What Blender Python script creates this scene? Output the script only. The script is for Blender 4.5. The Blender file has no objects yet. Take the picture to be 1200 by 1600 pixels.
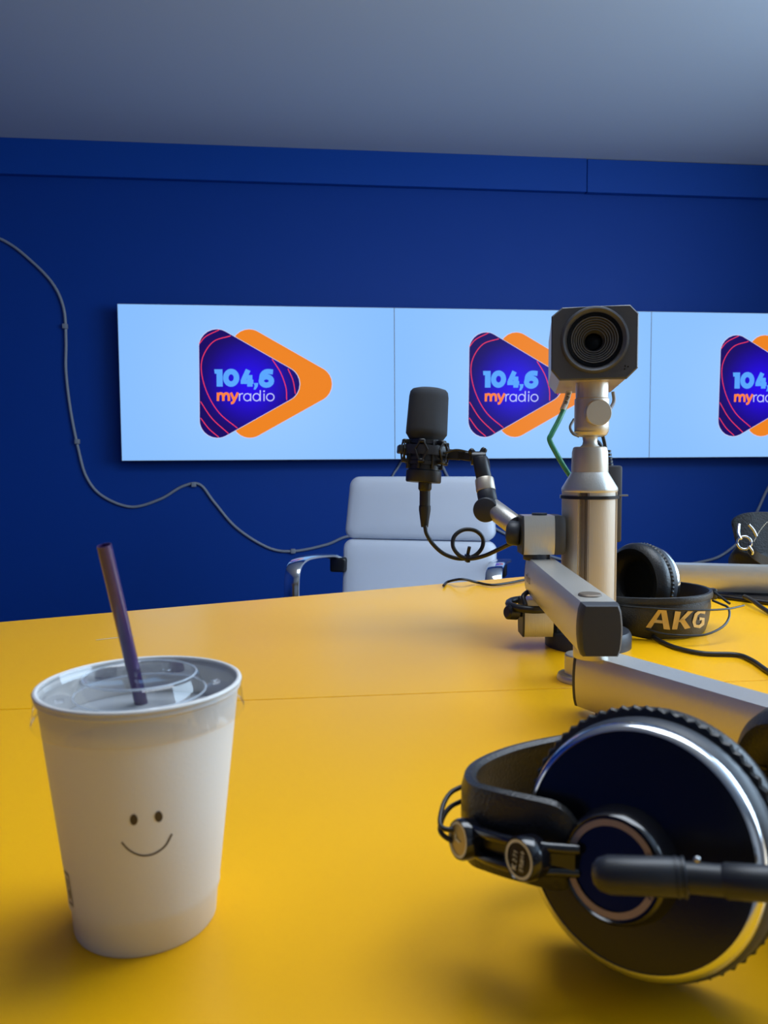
import bpy, bmesh, math, random
from mathutils import Vector, Matrix
random.seed(4)
S = bpy.context.scene
COL = S.collection
PI = math.pi
V = Vector
TB = 0.75                      # table top height
CH = TB + 0.2124               # lens height

# ------------------------------------------------------------------ camera
YAW, PITCH, ROLL, FPX = math.radians(6.05), math.radians(3.86), math.radians(-0.357), 1200.0
CF = V((math.sin(YAW)*math.cos(PITCH), math.cos(YAW)*math.cos(PITCH), -math.sin(PITCH)))
_r = V((math.cos(YAW), -math.sin(YAW), 0)); _u = _r.cross(CF)
CR = _r*math.cos(ROLL) + _u*math.sin(ROLL)
CU = -_r*math.sin(ROLL) + _u*math.cos(ROLL)
CO = V((0, 0, CH))
cd = bpy.data.cameras.new('camera'); cam = bpy.data.objects.new('camera', cd); COL.objects.link(cam)
cam.matrix_world = Matrix(((CR.x, CU.x, -CF.x, CO.x), (CR.y, CU.y, -CF.y, CO.y), (CR.z, CU.z, -CF.z, CO.z), (0, 0, 0, 1)))
cd.sensor_fit = 'VERTICAL'; cd.sensor_height = 36; cd.sensor_width = 27; cd.lens = 27.0
cd.clip_start = 0.02
cd.dof.use_dof = True; cd.dof.focus_distance = 0.95; cd.dof.aperture_fstop = 16
S.camera = cam

# ------------------------------------------------------------------ light and exposure
S.view_settings.view_transform = 'Standard'; S.view_settings.look = 'None'
S.view_settings.gamma = 1; S.view_settings.use_curve_mapping = False
S.view_settings.exposure = 0.0
w = bpy.data.worlds.new('sky'); S.world = w; w.use_nodes = True
w.node_tree.nodes['Background'].inputs[0].default_value = (0.55, 0.7, 1, 1)
w.node_tree.nodes['Background'].inputs[1].default_value = 0.6
def area(name, loc, aim, sx, sy, power, col):
    l = bpy.data.lights.new(name, 'AREA'); l.shape = 'RECTANGLE'; l.size = sx; l.size_y = sy
    l.energy = power; l.color = col
    o = bpy.data.objects.new(name, l); COL.objects.link(o); o.location = loc
    o.rotation_euler = (V(aim) - V(loc)).to_track_quat('-Z', 'Y').to_euler()
    return o
area('window_daylight', (2.42, 0.75, 1.60), (0.0, 0.75, 2.1), 2.2, 1.2, 66, (0.58, 0.79, 1.0))
area('ceiling_lamp_light', (0.6, 0.85, 2.30), (0.6, 0.85, 0), 1.5, 0.9, 30, (0.80, 0.89, 1.0))
area('front_fill_light', (0.9, -2.35, 1.75), (0.9, 0, 1.5), 1.8, 1.1, 1.2, (0.72, 0.84, 1.0))  # added weak fill from behind the camera; the front wall has no window

# ------------------------------------------------------------------ back-projection of measured points
def ray(px, py):
    return CF*FPX + CR*(px-600) - CU*(py-800)
def atd(px, py, d):           # at forward distance d
    return CO + ray(px, py)*(d/FPX)
def atY(px, py, y):
    r = ray(px, py); return CO + r*(y/r.y)
def atz(px, py, z):
    r = ray(px, py); return CO + r*((z-CH)/r.z)

# ------------------------------------------------------------------ materials
def mat(name, col, rough=0.5, metal=0.0, bump=0, bscale=200, var=0.0, vscale=8, emit=None, spec=0.5, coat=0, aniso=None, sheen=0):
    m = bpy.data.materials.new(name); m.use_nodes = True
    nt = m.node_tree; b = nt.nodes['Principled BSDF']
    b.inputs['Base Color'].default_value = (*col, 1)
    b.inputs['Roughness'].default_value = rough; b.inputs['Metallic'].default_value = metal
    b.inputs['Specular IOR Level'].default_value = spec
    b.inputs['Coat Weight'].default_value = coat; b.inputs['Coat Roughness'].default_value = 0.15
    b.inputs['Sheen Weight'].default_value = sheen
    tc = nt.nodes.new('ShaderNodeTexCoord')
    if bump:
        n = nt.nodes.new('ShaderNodeTexNoise'); n.inputs['Scale'].default_value = bscale; n.inputs['Detail'].default_value = 3
        if aniso:
            mp = nt.nodes.new('ShaderNodeMapping'); mp.inputs['Scale'].default_value = aniso
            nt.links.new(tc.outputs['Object'], mp.inputs[0]); nt.links.new(mp.outputs[0], n.inputs['Vector'])
        else: nt.links.new(tc.outputs['Object'], n.inputs['Vector'])
        bp = nt.nodes.new('ShaderNodeBump'); bp.inputs['Strength'].default_value = bump; bp.inputs['Distance'].default_value = 0.002
        nt.links.new(n.outputs['Fac'], bp.inputs['Height']); nt.links.new(bp.outputs[0], b.inputs['Normal'])
    n2 = nt.nodes.new('ShaderNodeTexNoise'); n2.inputs['Scale'].default_value = vscale; n2.inputs['Detail'].default_value = 4
    nt.links.new(tc.outputs['Object'], n2.inputs['Vector'])
    mr = nt.nodes.new('ShaderNodeMapRange'); mr.inputs['To Min'].default_value = max(0, rough-0.04-var*0.3); mr.inputs['To Max'].default_value = min(1, rough+0.04+var*0.3)
    nt.links.new(n2.outputs['Fac'], mr.inputs[0]); nt.links.new(mr.outputs[0], b.inputs['Roughness'])
    if var:
        mx = nt.nodes.new('ShaderNodeMix'); mx.data_type = 'RGBA'; mx.blend_type = 'MULTIPLY'
        mx.inputs[0].default_value = var
        mx.inputs[6].default_value = (*col, 1); nt.links.new(n2.outputs['Color'], mx.inputs[7])
        hs = nt.nodes.new('ShaderNodeRGBToBW'); nt.links.new(n2.outputs['Color'], hs.inputs[0]); nt.links.new(hs.outputs[0], mx.inputs[7])
        nt.links.new(mx.outputs[2], b.inputs['Base Color'])
    return m
def emis(name, col, strength=1.0):
    m = bpy.data.materials.new(name); m.use_nodes = True; nt = m.node_tree
    b = nt.nodes['Principled BSDF']; b.inputs['Base Color'].default_value = (0.01, 0.01, 0.01, 1)
    b.inputs['Roughness'].default_value = 0.3; b.inputs['Specular IOR Level'].default_value = 0.12
    b.inputs['Emission Color'].default_value = (*col, 1); b.inputs['Emission Strength'].default_value = strength
    return m
def clear(name, tint, gloss_max=0.5, base=0.06, rough=0.03):
    m = bpy.data.materials.new(name); m.use_nodes = True; nt = m.node_tree; nt.nodes.clear()
    o = nt.nodes.new('ShaderNodeOutputMaterial'); t = nt.nodes.new('ShaderNodeBsdfTransparent'); g = nt.nodes.new('ShaderNodeBsdfGlossy')
    t.inputs[0].default_value = (*tint, 1); g.inputs['Roughness'].default_value = rough
    f = nt.nodes.new('ShaderNodeLayerWeight'); f.inputs[0].default_value = 0.35
    mr = nt.nodes.new('ShaderNodeMapRange'); mr.inputs['To Min'].default_value = base; mr.inputs['To Max'].default_value = gloss_max
    x = nt.nodes.new('ShaderNodeMixShader')
    nt.links.new(f.outputs['Fresnel'], mr.inputs[0]); nt.links.new(mr.outputs[0], x.inputs[0])
    nt.links.new(t.outputs[0], x.inputs[1]); nt.links.new(g.outputs[0], x.inputs[2]); nt.links.new(x.outputs[0], o.inputs[0])
    return m

M = dict(
    wall=mat('blue_wall_paint', (0.003, 0.050, 0.315), 0.55, bump=0.05, bscale=300, spec=0.2),
    board=mat('blue_board_paint', (0.004, 0.065, 0.38), 0.5, bump=0.04, bscale=300, spec=0.25),
    ceil=mat('ceiling_screenlight_tint', (0.56, 0.63, 0.72), 0.9, bump=0.05, bscale=200, spec=0.2),  # blue tint stands in for screen light on a white ceiling
    white_wall=mat('white_wall_paint', (0.62, 0.60, 0.56), 0.8, bump=0.05, bscale=200),
    floor=mat('grey_carpet', (0.10, 0.105, 0.12), 0.95, bump=0.4, bscale=500),
    table=mat('yellow_laminate', (0.88, 0.43, 0.001), 0.30, bump=0.03, bscale=900, spec=0.32),
    table_edge=mat('yellow_edge_band', (0.72, 0.36, 0.01), 0.45),
    alu=mat('satin_aluminium', (0.62, 0.60, 0.555), 0.38, metal=0.8, bump=0.10, bscale=700, aniso=(1, 1, 0.1)),
    pole_alu=mat('pole_aluminium', (0.56, 0.50, 0.42), 0.5, metal=0.65, bump=0.08, bscale=700, aniso=(1, 1, 0.1)),
    champ=mat('champagne_aluminium', (0.60, 0.54, 0.45), 0.42, metal=0.75, bump=0.05, bscale=700),
    camface=mat('camera_grey', (0.075, 0.077, 0.088), 0.42, metal=0.4, bump=0.06, bscale=900),
    hood=mat('lens_hood_grey', (0.13, 0.125, 0.125), 0.32, metal=0.5),
    cambody=mat('camera_shell', (0.58, 0.50, 0.40), 0.4, metal=0.7, bump=0.04, bscale=900),
    groove=mat('groove_dark_metal', (0.20, 0.16, 0.125), 0.45, metal=0.7),
    dark=mat('dark_grey_plastic', (0.023, 0.027, 0.037), 0.45, bump=0.04, bscale=700),
    capgrey=mat('charcoal_end_cap', (0.030, 0.035, 0.047), 0.5, bump=0.05, bscale=900),
    black=mat('black_plastic', (0.008, 0.008, 0.010), 0.28),
    lens_bk=mat('lens_black', (0.002, 0.002, 0.003), 0.25, spec=0.15),
    gloss=mat('gloss_black', (0.006, 0.006, 0.009), 0.12, coat=0.3),
    disc=mat('earcup_black', (0.004, 0.004, 0.006), 0.22, bump=0.02, bscale=900),
    rubber=mat('black_rubber', (0.012, 0.012, 0.013), 0.42),
    leather=mat('black_leather', (0.012, 0.012, 0.013), 0.36, bump=0.25, bscale=700),
    bag_leather=mat('pebbled_black_leather', (0.005, 0.0055, 0.007), 0.46, bump=0.5, bscale=320, spec=0.3),
    mic=mat('mic_mesh_charcoal', (0.030, 0.037, 0.050), 0.6, metal=0.3, bump=0.5, bscale=2500),
    mic_body=mat('mic_body_black', (0.013, 0.015, 0.021), 0.42),
    chrome=mat('chrome', (0.72, 0.74, 0.78), 0.14, metal=1.0),
    tan=mat('tan_ring', (0.36, 0.27, 0.20), 0.4, metal=0.5),
    gold=mat('gold_print', (0.62, 0.46, 0.20), 0.4, metal=0.5),
    brass=mat('brass_medallion', (0.33, 0.25, 0.09), 0.35, metal=0.6),
    print_lt=mat('pale_print', (0.60, 0.58, 0.46), 0.5),
    paper=mat('white_paper', (0.74, 0.72, 0.69), 0.5, bump=0.04, bscale=600),
    print=mat('brown_print', (0.055, 0.035, 0.018), 0.6),
    print_gr=mat('grey_print', (0.12, 0.11, 0.10), 0.6),
    milk=mat('pale_drink', (0.42, 0.45, 0.48), 0.35),
    straw=mat('purple_straw', (0.062, 0.028, 0.115), 0.2, coat=0.6),
    lid=clear('clear_lid', (0.985, 0.99, 1.0), 0.55, 0.05, 0.06),
    lid_glint=mat('lid_edge_glint', (0.75, 0.82, 0.90), 0.15),  # pale see-through colour imitating bright glints on the lid's edges
    white_leather=mat('white_leather', (0.62, 0.66, 0.74), 0.5, bump=0.08, bscale=400),
    wire=mat('grey_cable', (0.27, 0.29, 0.34), 0.5),
    green=mat('green_cable', (0.05, 0.36, 0.20), 0.4),
    wlabel=mat('white_label', (0.65, 0.62, 0.6), 0.5),
    steel=mat('steel_screw', (0.5, 0.5, 0.5), 0.25, metal=1),
    adapter=mat('adapter_grey', (0.035, 0.035, 0.042), 0.45),
    bezel=mat('bezel_edge_highlight', (0.35, 0.42, 0.5), 0.4),  # pale blue imitates the highlight along the screen edges
    house=mat('screen_housing', (0.01, 0.01, 0.012), 0.5),
    org=emis('logo_orange', (0.90, 0.24, 0.012), 0.95),
    red=emis('logo_red', (0.85, 0.04, 0.12), 1.0),
    digits=emis('logo_light_blue', (0.10, 0.38, 1.0), 1.0),
    lorange=emis('logo_my', (1.0, 0.22, 0.05), 1.0),
    lwhite=emis('logo_radio', (0.50, 0.55, 1.0), 1.0),
    loutline=emis('logo_outline', (0.60, 0.62, 0.95), 1.0),
)
M['lid_glint'].node_tree.nodes['Principled BSDF'].inputs['Alpha'].default_value = 0.38
# lit picture materials: backlight a little stronger in the middle of a panel
def radial(name, c0, c1, r):
    m = emis(name, c0); nt = m.node_tree; b = nt.nodes['Principled BSDF']
    tc = nt.nodes.new('ShaderNodeTexCoord'); vl = nt.nodes.new('ShaderNodeVectorMath'); vl.operation = 'LENGTH'
    mr = nt.nodes.new('ShaderNodeMapRange'); mr.inputs['From Max'].default_value = r; mr.interpolation_type = 'SMOOTHSTEP'
    mx = nt.nodes.new('ShaderNodeMix'); mx.data_type = 'RGBA'
    mx.inputs[6].default_value = (*c0, 1); mx.inputs[7].default_value = (*c1, 1)
    nt.links.new(tc.outputs['Object'], vl.inputs[0]); nt.links.new(vl.outputs['Value'], mr.inputs[0])
    nt.links.new(mr.outputs[0], mx.inputs[0]); nt.links.new(mx.outputs[2], b.inputs['Emission Color'])
    return m
M['panel'] = radial('screen_white_picture', (0.33, 0.60, 1.0), (0.25, 0.52, 1.0), 0.7)
M['blue'] = radial('logo_blue', (0.018, 0.0, 0.85), (0.008, 0.0, 0.12), 0.24)

# ------------------------------------------------------------------ mesh helpers
WL = {}
def link(name, bm, m, parent=None, smooth=True, recalc=True):
    if recalc: bmesh.ops.recalc_face_normals(bm, faces=bm.faces)
    xs = [v.co.x for v in bm.verts]; ys = [v.co.y for v in bm.verts]; zs = [v.co.z for v in bm.verts]
    c = V(((min(xs)+max(xs))/2, (min(ys)+max(ys))/2, (min(zs)+max(zs))/2))
    bmesh.ops.translate(bm, verts=bm.verts, vec=-c)
    me = bpy.data.meshes.new(name); bm.to_mesh(me); bm.free()
    if smooth:
        for p in me.polygons: p.use_smooth = True
        try: me.set_sharp_from_angle(angle=math.radians(38))
        except Exception: pass
    me.materials.append(M[m])
    o = bpy.data.objects.new(name, me); COL.objects.link(o); o.location = c
    WL[o.name] = c
    if parent:
        o.parent = parent; o.matrix_parent_inverse = Matrix.Translation(-WL[parent.name])
    return o
def thing(name, label, cat, loc, group=None):
    o = bpy.data.objects.new(name, None); COL.objects.link(o); o.location = loc; o.empty_display_size = 0.05
    WL[o.name] = V(loc); o['label'] = label; o['category'] = cat
    if group: o['group'] = group
    return o
def tag(o, label, cat, group=None):
    o['label'] = label; o['category'] = cat
    if group: o['group'] = group
    return o
def struct(o): o['kind'] = 'structure'; return o
def NB(): return bmesh.new()
I4 = Matrix.Identity(4)
def box(bm, x0, x1, y0, y1, z0, z1, bev=0, seg=2, mx=I4):
    t = NB(); vs = [t.verts.new((x, y, z)) for x in (x0, x1) for y in (y0, y1) for z in (z0, z1)]
    for f in ((0,1,3,2), (4,6,7,5), (0,4,5,1), (2,3,7,6), (0,2,6,4), (1,5,7,3)): t.faces.new([vs[i] for i in f])
    if bev: bmesh.ops.bevel(t, geom=t.edges[:], offset=bev, segments=seg, profile=0.5, affect='EDGES')
    add(bm, t, mx)
def add(bm, t, mx=I4):
    mp = [bm.verts.new(mx @ v.co) for v in t.verts]
    t.verts.index_update()
    for f in t.faces:
        try: bm.faces.new([mp[v.index] for v in f.verts])
        except ValueError: pass
    t.free()
def lathe(bm, prof, mx=I4, seg=48, cap=True, rfun=None):
    rings = []
    for r, z in prof:
        if r < 1e-6: rings.append([bm.verts.new(mx @ V((0, 0, z)))])
        else:
            rings.append([bm.verts.new(mx @ V((r*(rfun(i, r, z) if rfun else 1)*math.cos(2*PI*i/seg), r*(rfun(i, r, z) if rfun else 1)*math.sin(2*PI*i/seg), z))) for i in range(seg)])
    for a, b in zip(rings, rings[1:]):
        for i in range(seg):
            j = (i+1) % seg
            q = [a[i % len(a)], a[j % len(a)], b[j % len(b)], b[i % len(b)]]
            u = []
            for v in q:
                if v not in u: u.append(v)
            if len(u) > 2: bm.faces.new(u)
    if cap:
        for r in (rings[0], rings[-1]):
            if len(r) > 2: bm.faces.new(r)
def frame(o, z, xhint=None):   # matrix with local z along z
    z = V(z).normalized(); xh = V(xhint) if xhint else (V((0, 0, 1)) if abs(z.z) < 0.9 else V((1, 0, 0)))
    y = z.cross(xh).normalized(); x = y.cross(z)
    return Matrix(((x.x, y.x, z.x, o[0]), (x.y, y.y, z.y, o[1]), (x.z, y.z, z.z, o[2]), (0, 0, 0, 1)))
def cyl(bm, a, b, r, r2=None, seg=32, bev=0):
    a, b = V(a), V(b); L = (b-a).length; r2 = r if r2 is None else r2
    pr = [(r, 0), (r2, L)] if not bev else [(r-bev, 0), (r-bev*0.3, bev*0.3), (r, bev), (r2, L-bev), (r2-bev*0.3, L-bev*0.3), (r2-bev, L)]
    lathe(bm, pr, frame(a, b-a), seg)
def spline(pts, n=10):
    P = [V(p) for p in pts]; P = [P[0]*2-P[1]] + P + [P[-1]*2-P[-2]]; out = []
    for i in range(1, len(P)-2):
        for k in range(n):
            t = k/n; a, b, c, d = P[i-1:i+3]
            out.append(0.5*((2*b) + (c-a)*t + (2*a-5*b+4*c-d)*t*t + (3*b-a-3*c+d)*t**3))
    out.append(P[-2]); return out
def tube(bm, pts, r, seg=12, n=10, smooth=True, prof=None):
    """round tube, or any closed cross-section prof [(side, up)] kept level"""
    P = spline(pts, n) if smooth else [V(p) for p in pts]
    rings = []; up = None
    for i, p in enumerate(P):
        t = (P[min(i+1, len(P)-1)] - P[max(i-1, 0)]).normalized()
        if up is None:
            h = V((0, 0, 1)) if abs(t.z) < 0.95 else V((1, 0, 0))
            s = t.cross(h).normalized(); up = s.cross(t)
        if prof: s = t.cross(V((0, 0, 1))).normalized(); up = V((0, 0, 1))
        else: s = t.cross(up).normalized(); up = s.cross(t)
        if prof: rings.append([bm.verts.new(p + s*a + up*b) for a, b in prof])
        else:
            rr = r(i/(len(P)-1)) if callable(r) else r
            rings.append([bm.verts.new(p + (s*math.cos(2*PI*k/seg) + up*math.sin(2*PI*k/seg))*rr) for k in range(seg)])
    for a, b in zip(rings, rings[1:]):
        for k in range(len(a)): bm.faces.new([a[k], a[(k+1) % len(a)], b[(k+1) % len(a)], b[k]])
    bm.faces.new(rings[0]); bm.faces.new(rings[-1])
def prism(bm, poly, fn0, fn1):
    a = [bm.verts.new(fn0(p)) for p in poly]; b = [bm.verts.new(fn1(p)) for p in poly]
    n = len(poly)
    for i in range(n): bm.faces.new([a[i], a[(i+1) % n], b[(i+1) % n], b[i]])
    bm.faces.new(a); bm.faces.new(b)
def roundpoly(vs, r, n=8):
    out = []; N = len(vs)
    for i in range(N):
        p = V(vs[i]); a = (V(vs[i-1])-p).normalized(); b = (V(vs[(i+1) % N])-p).normalized()
        rr = r[i] if isinstance(r, (list, tuple)) else r
        if rr <= 0: out.append(p); continue
        ang = math.acos(max(-1, min(1, a.dot(b)))); L = rr/math.tan(ang/2)
        bis = (a+b).normalized(); c = p + bis*(rr/math.sin(ang/2)); s = p+a*L-c; e = p+b*L-c
        for k in range(n+1):
            t = k/n; d = (s*(1-t)+e*t).normalized()*rr; out.append(c+d)
    return out
def ribbon(bm, pts, wd, fn, closed=False, smooth=True, n=6, caps='flat'):
    """flat stroke of width wd through 2D pts, mapped to 3D by fn(x, y)"""
    P = [V((p[0], p[1], 0)) for p in pts]
    if smooth and not closed: P = spline(P, n)
    N = len(P); L = []
    for i, p in enumerate(P):
        t = (P[(i+1) % N]-P[i-1]) if closed else (P[min(i+1, N-1)]-P[max(i-1, 0)])
        t.normalize(); s = V((-t.y, t.x, 0))*(wd/2)
        L.append((bm.verts.new(fn(*(p+s).xy)), bm.verts.new(fn(*(p-s).xy))))
    for i in range(N if closed else N-1):
        a, b = L[i], L[(i+1) % N]; bm.faces.new([a[0], a[1], b[1], b[0]])
    if caps == 'round':
        for p in (P[0], P[-1]):
            bm.faces.new([bm.verts.new(fn(p.x+wd/2*math.cos(2*PI*k/16), p.y+wd/2*math.sin(2*PI*k/16))) for k in range(16)])
def ell(cx, cy, rx, ry, a0=0, a1=360, n=28):
    return [(cx+rx*math.cos(math.radians(a0+(a1-a0)*k/n)), cy+ry*math.sin(math.radians(a0+(a1-a0)*k/n))) for k in range(n+(0 if a1-a0 == 360 else 1))]
def flat(bm, poly, fn):
    vs = [bm.verts.new(fn(p[0], p[1])) for p in poly]; bm.faces.new(vs)

# ------------------------------------------------------------------ room shell
YW = 3.486; ZC = CH + 1.3896; XL, XR, YF = -2.3, 2.5, -2.45
b = NB(); box(b, XL-.1, XR+.1, YW, YW+.1, 0, ZC); struct(link('wall_back', b, 'wall', smooth=False))
b = NB(); box(b, XL-.1, XL, YF, YW, 0, ZC); struct(link('wall_left', b, 'wall', smooth=False))
b = NB()
for q in ((YF, -.7, 0, ZC), (1.8, YW, 0, ZC), (-.7, 1.8, 0, .95), (-.7, 1.8, 2.3, ZC)): box(b, XR, XR+.1, *q)
struct(link('wall_right', b, 'white_wall', smooth=False))
b = NB(); box(b, XL-.1, XR+.1, YF-.1, YF, 0, ZC); struct(link('wall_front', b, 'white_wall', smooth=False))
b = NB(); box(b, XL-.1, XR+.1, YF-.1, YW+.1, -.1, 0); struct(link('floor', b, 'floor', smooth=False))
b = NB(); box(b, XL-.1, XR+.1, YF-.1, YW+.1, ZC, ZC+.1); struct(link('ceiling', b, 'ceil', smooth=False))
# boarded band under the ceiling, two boards meeting at a thin joint
seam_x = atY(928, 268, YW-.03).x; zl = atY(600, 279, YW-.03).z
b = NB(); box(b, XL, seam_x-.001, YW-.03, YW, zl, ZC, .0015, 1); struct(link('trim_1', b, 'board', smooth=False))
b = NB(); box(b, seam_x+.001, XR, YW-.033, YW, zl-.002, ZC-.003, .0015, 1); struct(link('trim_2', b, 'board', smooth=False))
b = NB(); box(b, XL, XR, YW-.012, YW, 0, .08, .002); struct(link('baseboard_back', b, 'board', smooth=False))
b = NB()
for q in ((-.7, 1.8, .95, 1.0), (-.7, 1.8, 2.25, 2.3), (-.7, -.65, 1.0, 2.25), (1.75, 1.8, 1.0, 2.25), (.53, .57, 1.0, 2.25)): box(b, XR+.02, XR+.07, *q, .003, 1)
struct(link('window_1', b, 'white_wall', smooth=False))

# ------------------------------------------------------------------ table
C1 = V((.50, 1.385)); sl = math.tan(math.radians(18.6))
lx = -1.25; ly = 1.0616 - (lx*-1-.4038)*sl
far = [(lx, ly), (-.4038, 1.0616), (C1.x, C1.y), (1.75, 1.385), (1.75, .6815), (lx, .6815)]
near = [(lx, .6795), (1.75, .6795), (1.75, -.02), (.5, -.02), (lx, -.02)]
tb = thing('conference_table', 'large yellow laminate studio table with straight joint across its top', 'table', (.3, .68, 0))
for poly in (far, near):
    b = NB(); prism(b, poly, lambda p: V((p[0], p[1], TB-.03)), lambda p: V((p[0], p[1], TB)))
    bmesh.ops.recalc_face_normals(b, faces=b.faces)
    bmesh.ops.bevel(b, geom=[e for e in b.edges if all(v.co.z > TB-.001 for v in e.verts)], offset=.0006, segments=1, affect='EDGES')
    link('tabletop', b, 'table', tb, smooth=False)
for x in (-.75, .35, 1.35):
    b = NB(); box(b, x-.03, x+.03, .3, 1.0, 0, TB-.03, .004); link('leg', b, 'table_edge', tb)
b = NB(); box(b, -.8, 1.4, .655, .705, .3, .38, .004); link('stretcher', b, 'table_edge', tb)
# pale scuff on the far leaf
b = NB(); ribbon(b, [atz(x, y, TB+.0003).xy for x, y in ((150, 1000), (175, 997), (211, 994))], .0022, lambda x, y: V((x, y, TB+.0003)))
link('scuff_mark', b, 'print_lt', tb)

# ------------------------------------------------------------------ video wall
SW, SH = 1.2096, .6804; SX0, SZ0 = -.7883, CH+.0039; YS = YW
SD = .085
LZ = (SX0 + SW/2, YW, SZ0 + SH/2)
def lg(zx, zy, dy=.0005):      # point of the logo, measured on the first panel
    p = atY(280+zx/4.286, 480+zy/4.286, YS); return V((p.x, YS-dy, p.z))
# the wall plane used above is the picture plane: the real wall sits behind the housing
for o in COL.objects:
    pass
def build_screen():
    t = thing('display_screen', 'x', 'screen', LZ, 'video wall of three lit screens')
    e = .002
    b = NB(); box(b, SX0+e, SX0+SW-e, YS+.006, YS+SD-.022, SZ0+e, SZ0+SH-e, .004); link('housing', b, 'house', t)
    b = NB(); box(b, SX0+.3, SX0+.9, YS+SD-.022, YS+SD-.0005, SZ0+.15, SZ0+.5, .002); link('wall_mount', b, 'house', t)
    b = NB()
    for q in ((SX0+.0003, SX0+.0018, SZ0, SZ0+SH), (SX0+SW-.0018, SX0+SW-.0003, SZ0, SZ0+SH), (SX0+.0018, SX0+SW-.0018, SZ0, SZ0+.0018), (SX0+.0018, SX0+SW-.0018, SZ0+SH-.0018, SZ0+SH)):
        box(b, q[0], q[1], YS-.001, YS+.01, q[2], q[3])
    link('bezel', b, 'bezel', t, smooth=False)
    b = NB(); box(b, SX0+.0018, SX0+SW-.0018, YS, YS+.006, SZ0+.0018, SZ0+SH-.0018)
    pn = link('screen_panel', b, 'panel', t, smooth=False)
    T = [(131, 62, 0), (928, 516, 0), (140, 957, 0)]
    tri = lambda dx, g: [(p.x, p.y) for p in roundpoly([(x+dx, y, 0) for x, y, _ in T], [118-g, 118-g, 118-g], 12)]
    def grow(poly, g):
        cx = sum(p[0] for p in poly)/len(poly); cy = sum(p[1] for p in poly)/len(poly)
        return [(cx+(p[0]-cx)*g, cy+(p[1]-cy)*g) for p in poly]
    b = NB(); flat(b, grow(tri(217, 0), 1.012), lambda x, y: lg(x, y, .0004)); flat(b, grow(tri(0, 0), 1.012), lambda x, y: lg(x, y, .0008))
    link('logo_outline', b, 'loutline', pn, smooth=False)
    b = NB(); flat(b, tri(217, 0), lambda x, y: lg(x, y, .0006)); link('orange_triangle', b, 'org', pn, smooth=False)
    b = NB(); flat(b, tri(0, 0), lambda x, y: lg(x, y, .0010)); link('blue_triangle', b, 'blue', pn, smooth=False)
    f = lambda x, y: lg(x, y, .0013)
    b = NB()
    for c in ([(134, 246), (180, 195), (268, 152)], [(345, 192), (230, 230), (160, 330), (150, 440), (190, 580), (270, 710), (390, 810)],
              [(143, 632), (220, 745), (330, 846)], [(144, 742), (200, 815), (265, 870)], [(622, 348), (680, 440), (715, 540), (720, 622)], [(728, 412), (762, 490), (778, 580)]):
        ribbon(b, c, 6, f)
    link('curved_lines', b, 'red', pn, smooth=False)
    f = lambda x, y: lg(x, y, .0015)
    b = NB()
    flat(b, [(235, 416), (290, 416), (292, 532), (251, 532), (250, 446), (238, 446)], f)
    ribbon(b, ell(348, 473, 36, 42), 37, f, closed=True)
    ribbon(b, [(462, 420), (430, 490)], 34, f, smooth=False); flat(b, [(412, 486), (497, 486), (497, 514), (412, 514)], f)
    flat(b, [(454, 455), (490, 455), (492, 532), (456, 532)], f)
    flat(b, [(500, 508), (529, 508), (526, 530), (512, 552), (498, 552), (505, 528)], f)
    ribbon(b, ell(584, 494, 34, 28), 36, f, closed=True); ribbon(b, [(551, 492), (558, 452), (585, 432), (628, 434)], 34, f)
    link('digits_104_6', b, 'digits', pn, smooth=False)
    b = NB(); w_ = 17
    ribbon(b, [(260, 572), (260, 628)], w_, f, smooth=False)
    for x in (260, 297): ribbon(b, [(x, 598), (x+6, 583), (x+19, 578), (x+31, 584), (x+35, 600), (x+36, 628)], w_, f)
    ribbon(b, [(346, 572), (368, 622)], w_, f, smooth=False); ribbon(b, [(394, 572), (370, 622), (358, 640), (346, 642)], w_, f)
    link('word_my', b, 'lorange', pn, smooth=False)
    b = NB(); w_ = 7.5
    ribbon(b, [(404, 578), (404, 628)], w_, f, smooth=False); ribbon(b, [(404, 596), (411, 582), (428, 578)], w_, f)
    for cx_, st in ((456, 479), (518, 543)):
        ribbon(b, ell(cx_, 603, 23, 24), w_, f, closed=True)
    ribbon(b, [(479, 578), (479, 629)], w_, f, smooth=False); ribbon(b, [(543, 556), (543, 629)], w_, f, smooth=False)
    ribbon(b, [(568, 578), (568, 629)], w_, f, smooth=False); flat(b, ell(568, 563, 6, 6, n=12), f)
    ribbon(b, ell(610, 603, 25, 24), w_, f, closed=True)
    link('word_radio', b, 'lwhite', pn, smooth=False)
    return t
def dup(root, loc, label):
    def cp(o, parent):
        c = o.copy(); COL.objects.link(c); c.parent = parent; c.matrix_parent_inverse = o.matrix_parent_inverse.copy()
        for ch in [x for x in bpy.data.objects if x.parent == o and x != c]: cp(ch, c)
        return c
    r = root.copy(); COL.objects.link(r); r.location = loc; r['label'] = label
    for ch in [x for x in bpy.data.objects if x.parent == root]: cp(ch, r)
    return r
scr = build_screen()
scr['label'] = 'leftmost wall screen, its whole orange and blue radio logo unobstructed'
dup(scr, V(LZ)+V((SW, 0, 0)), 'middle wall screen, its logo partly behind the box camera')
dup(scr, V(LZ)+V((2*SW, 0, 0)), 'right wall screen, its logo cut off by the photo edge')
for o in list(COL.objects):    # real wall stands a housing depth behind the pictures
    if o.name in ('wall_back', 'trim_1', 'trim_2', 'baseboard_back'): o.location.y += SD

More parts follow.
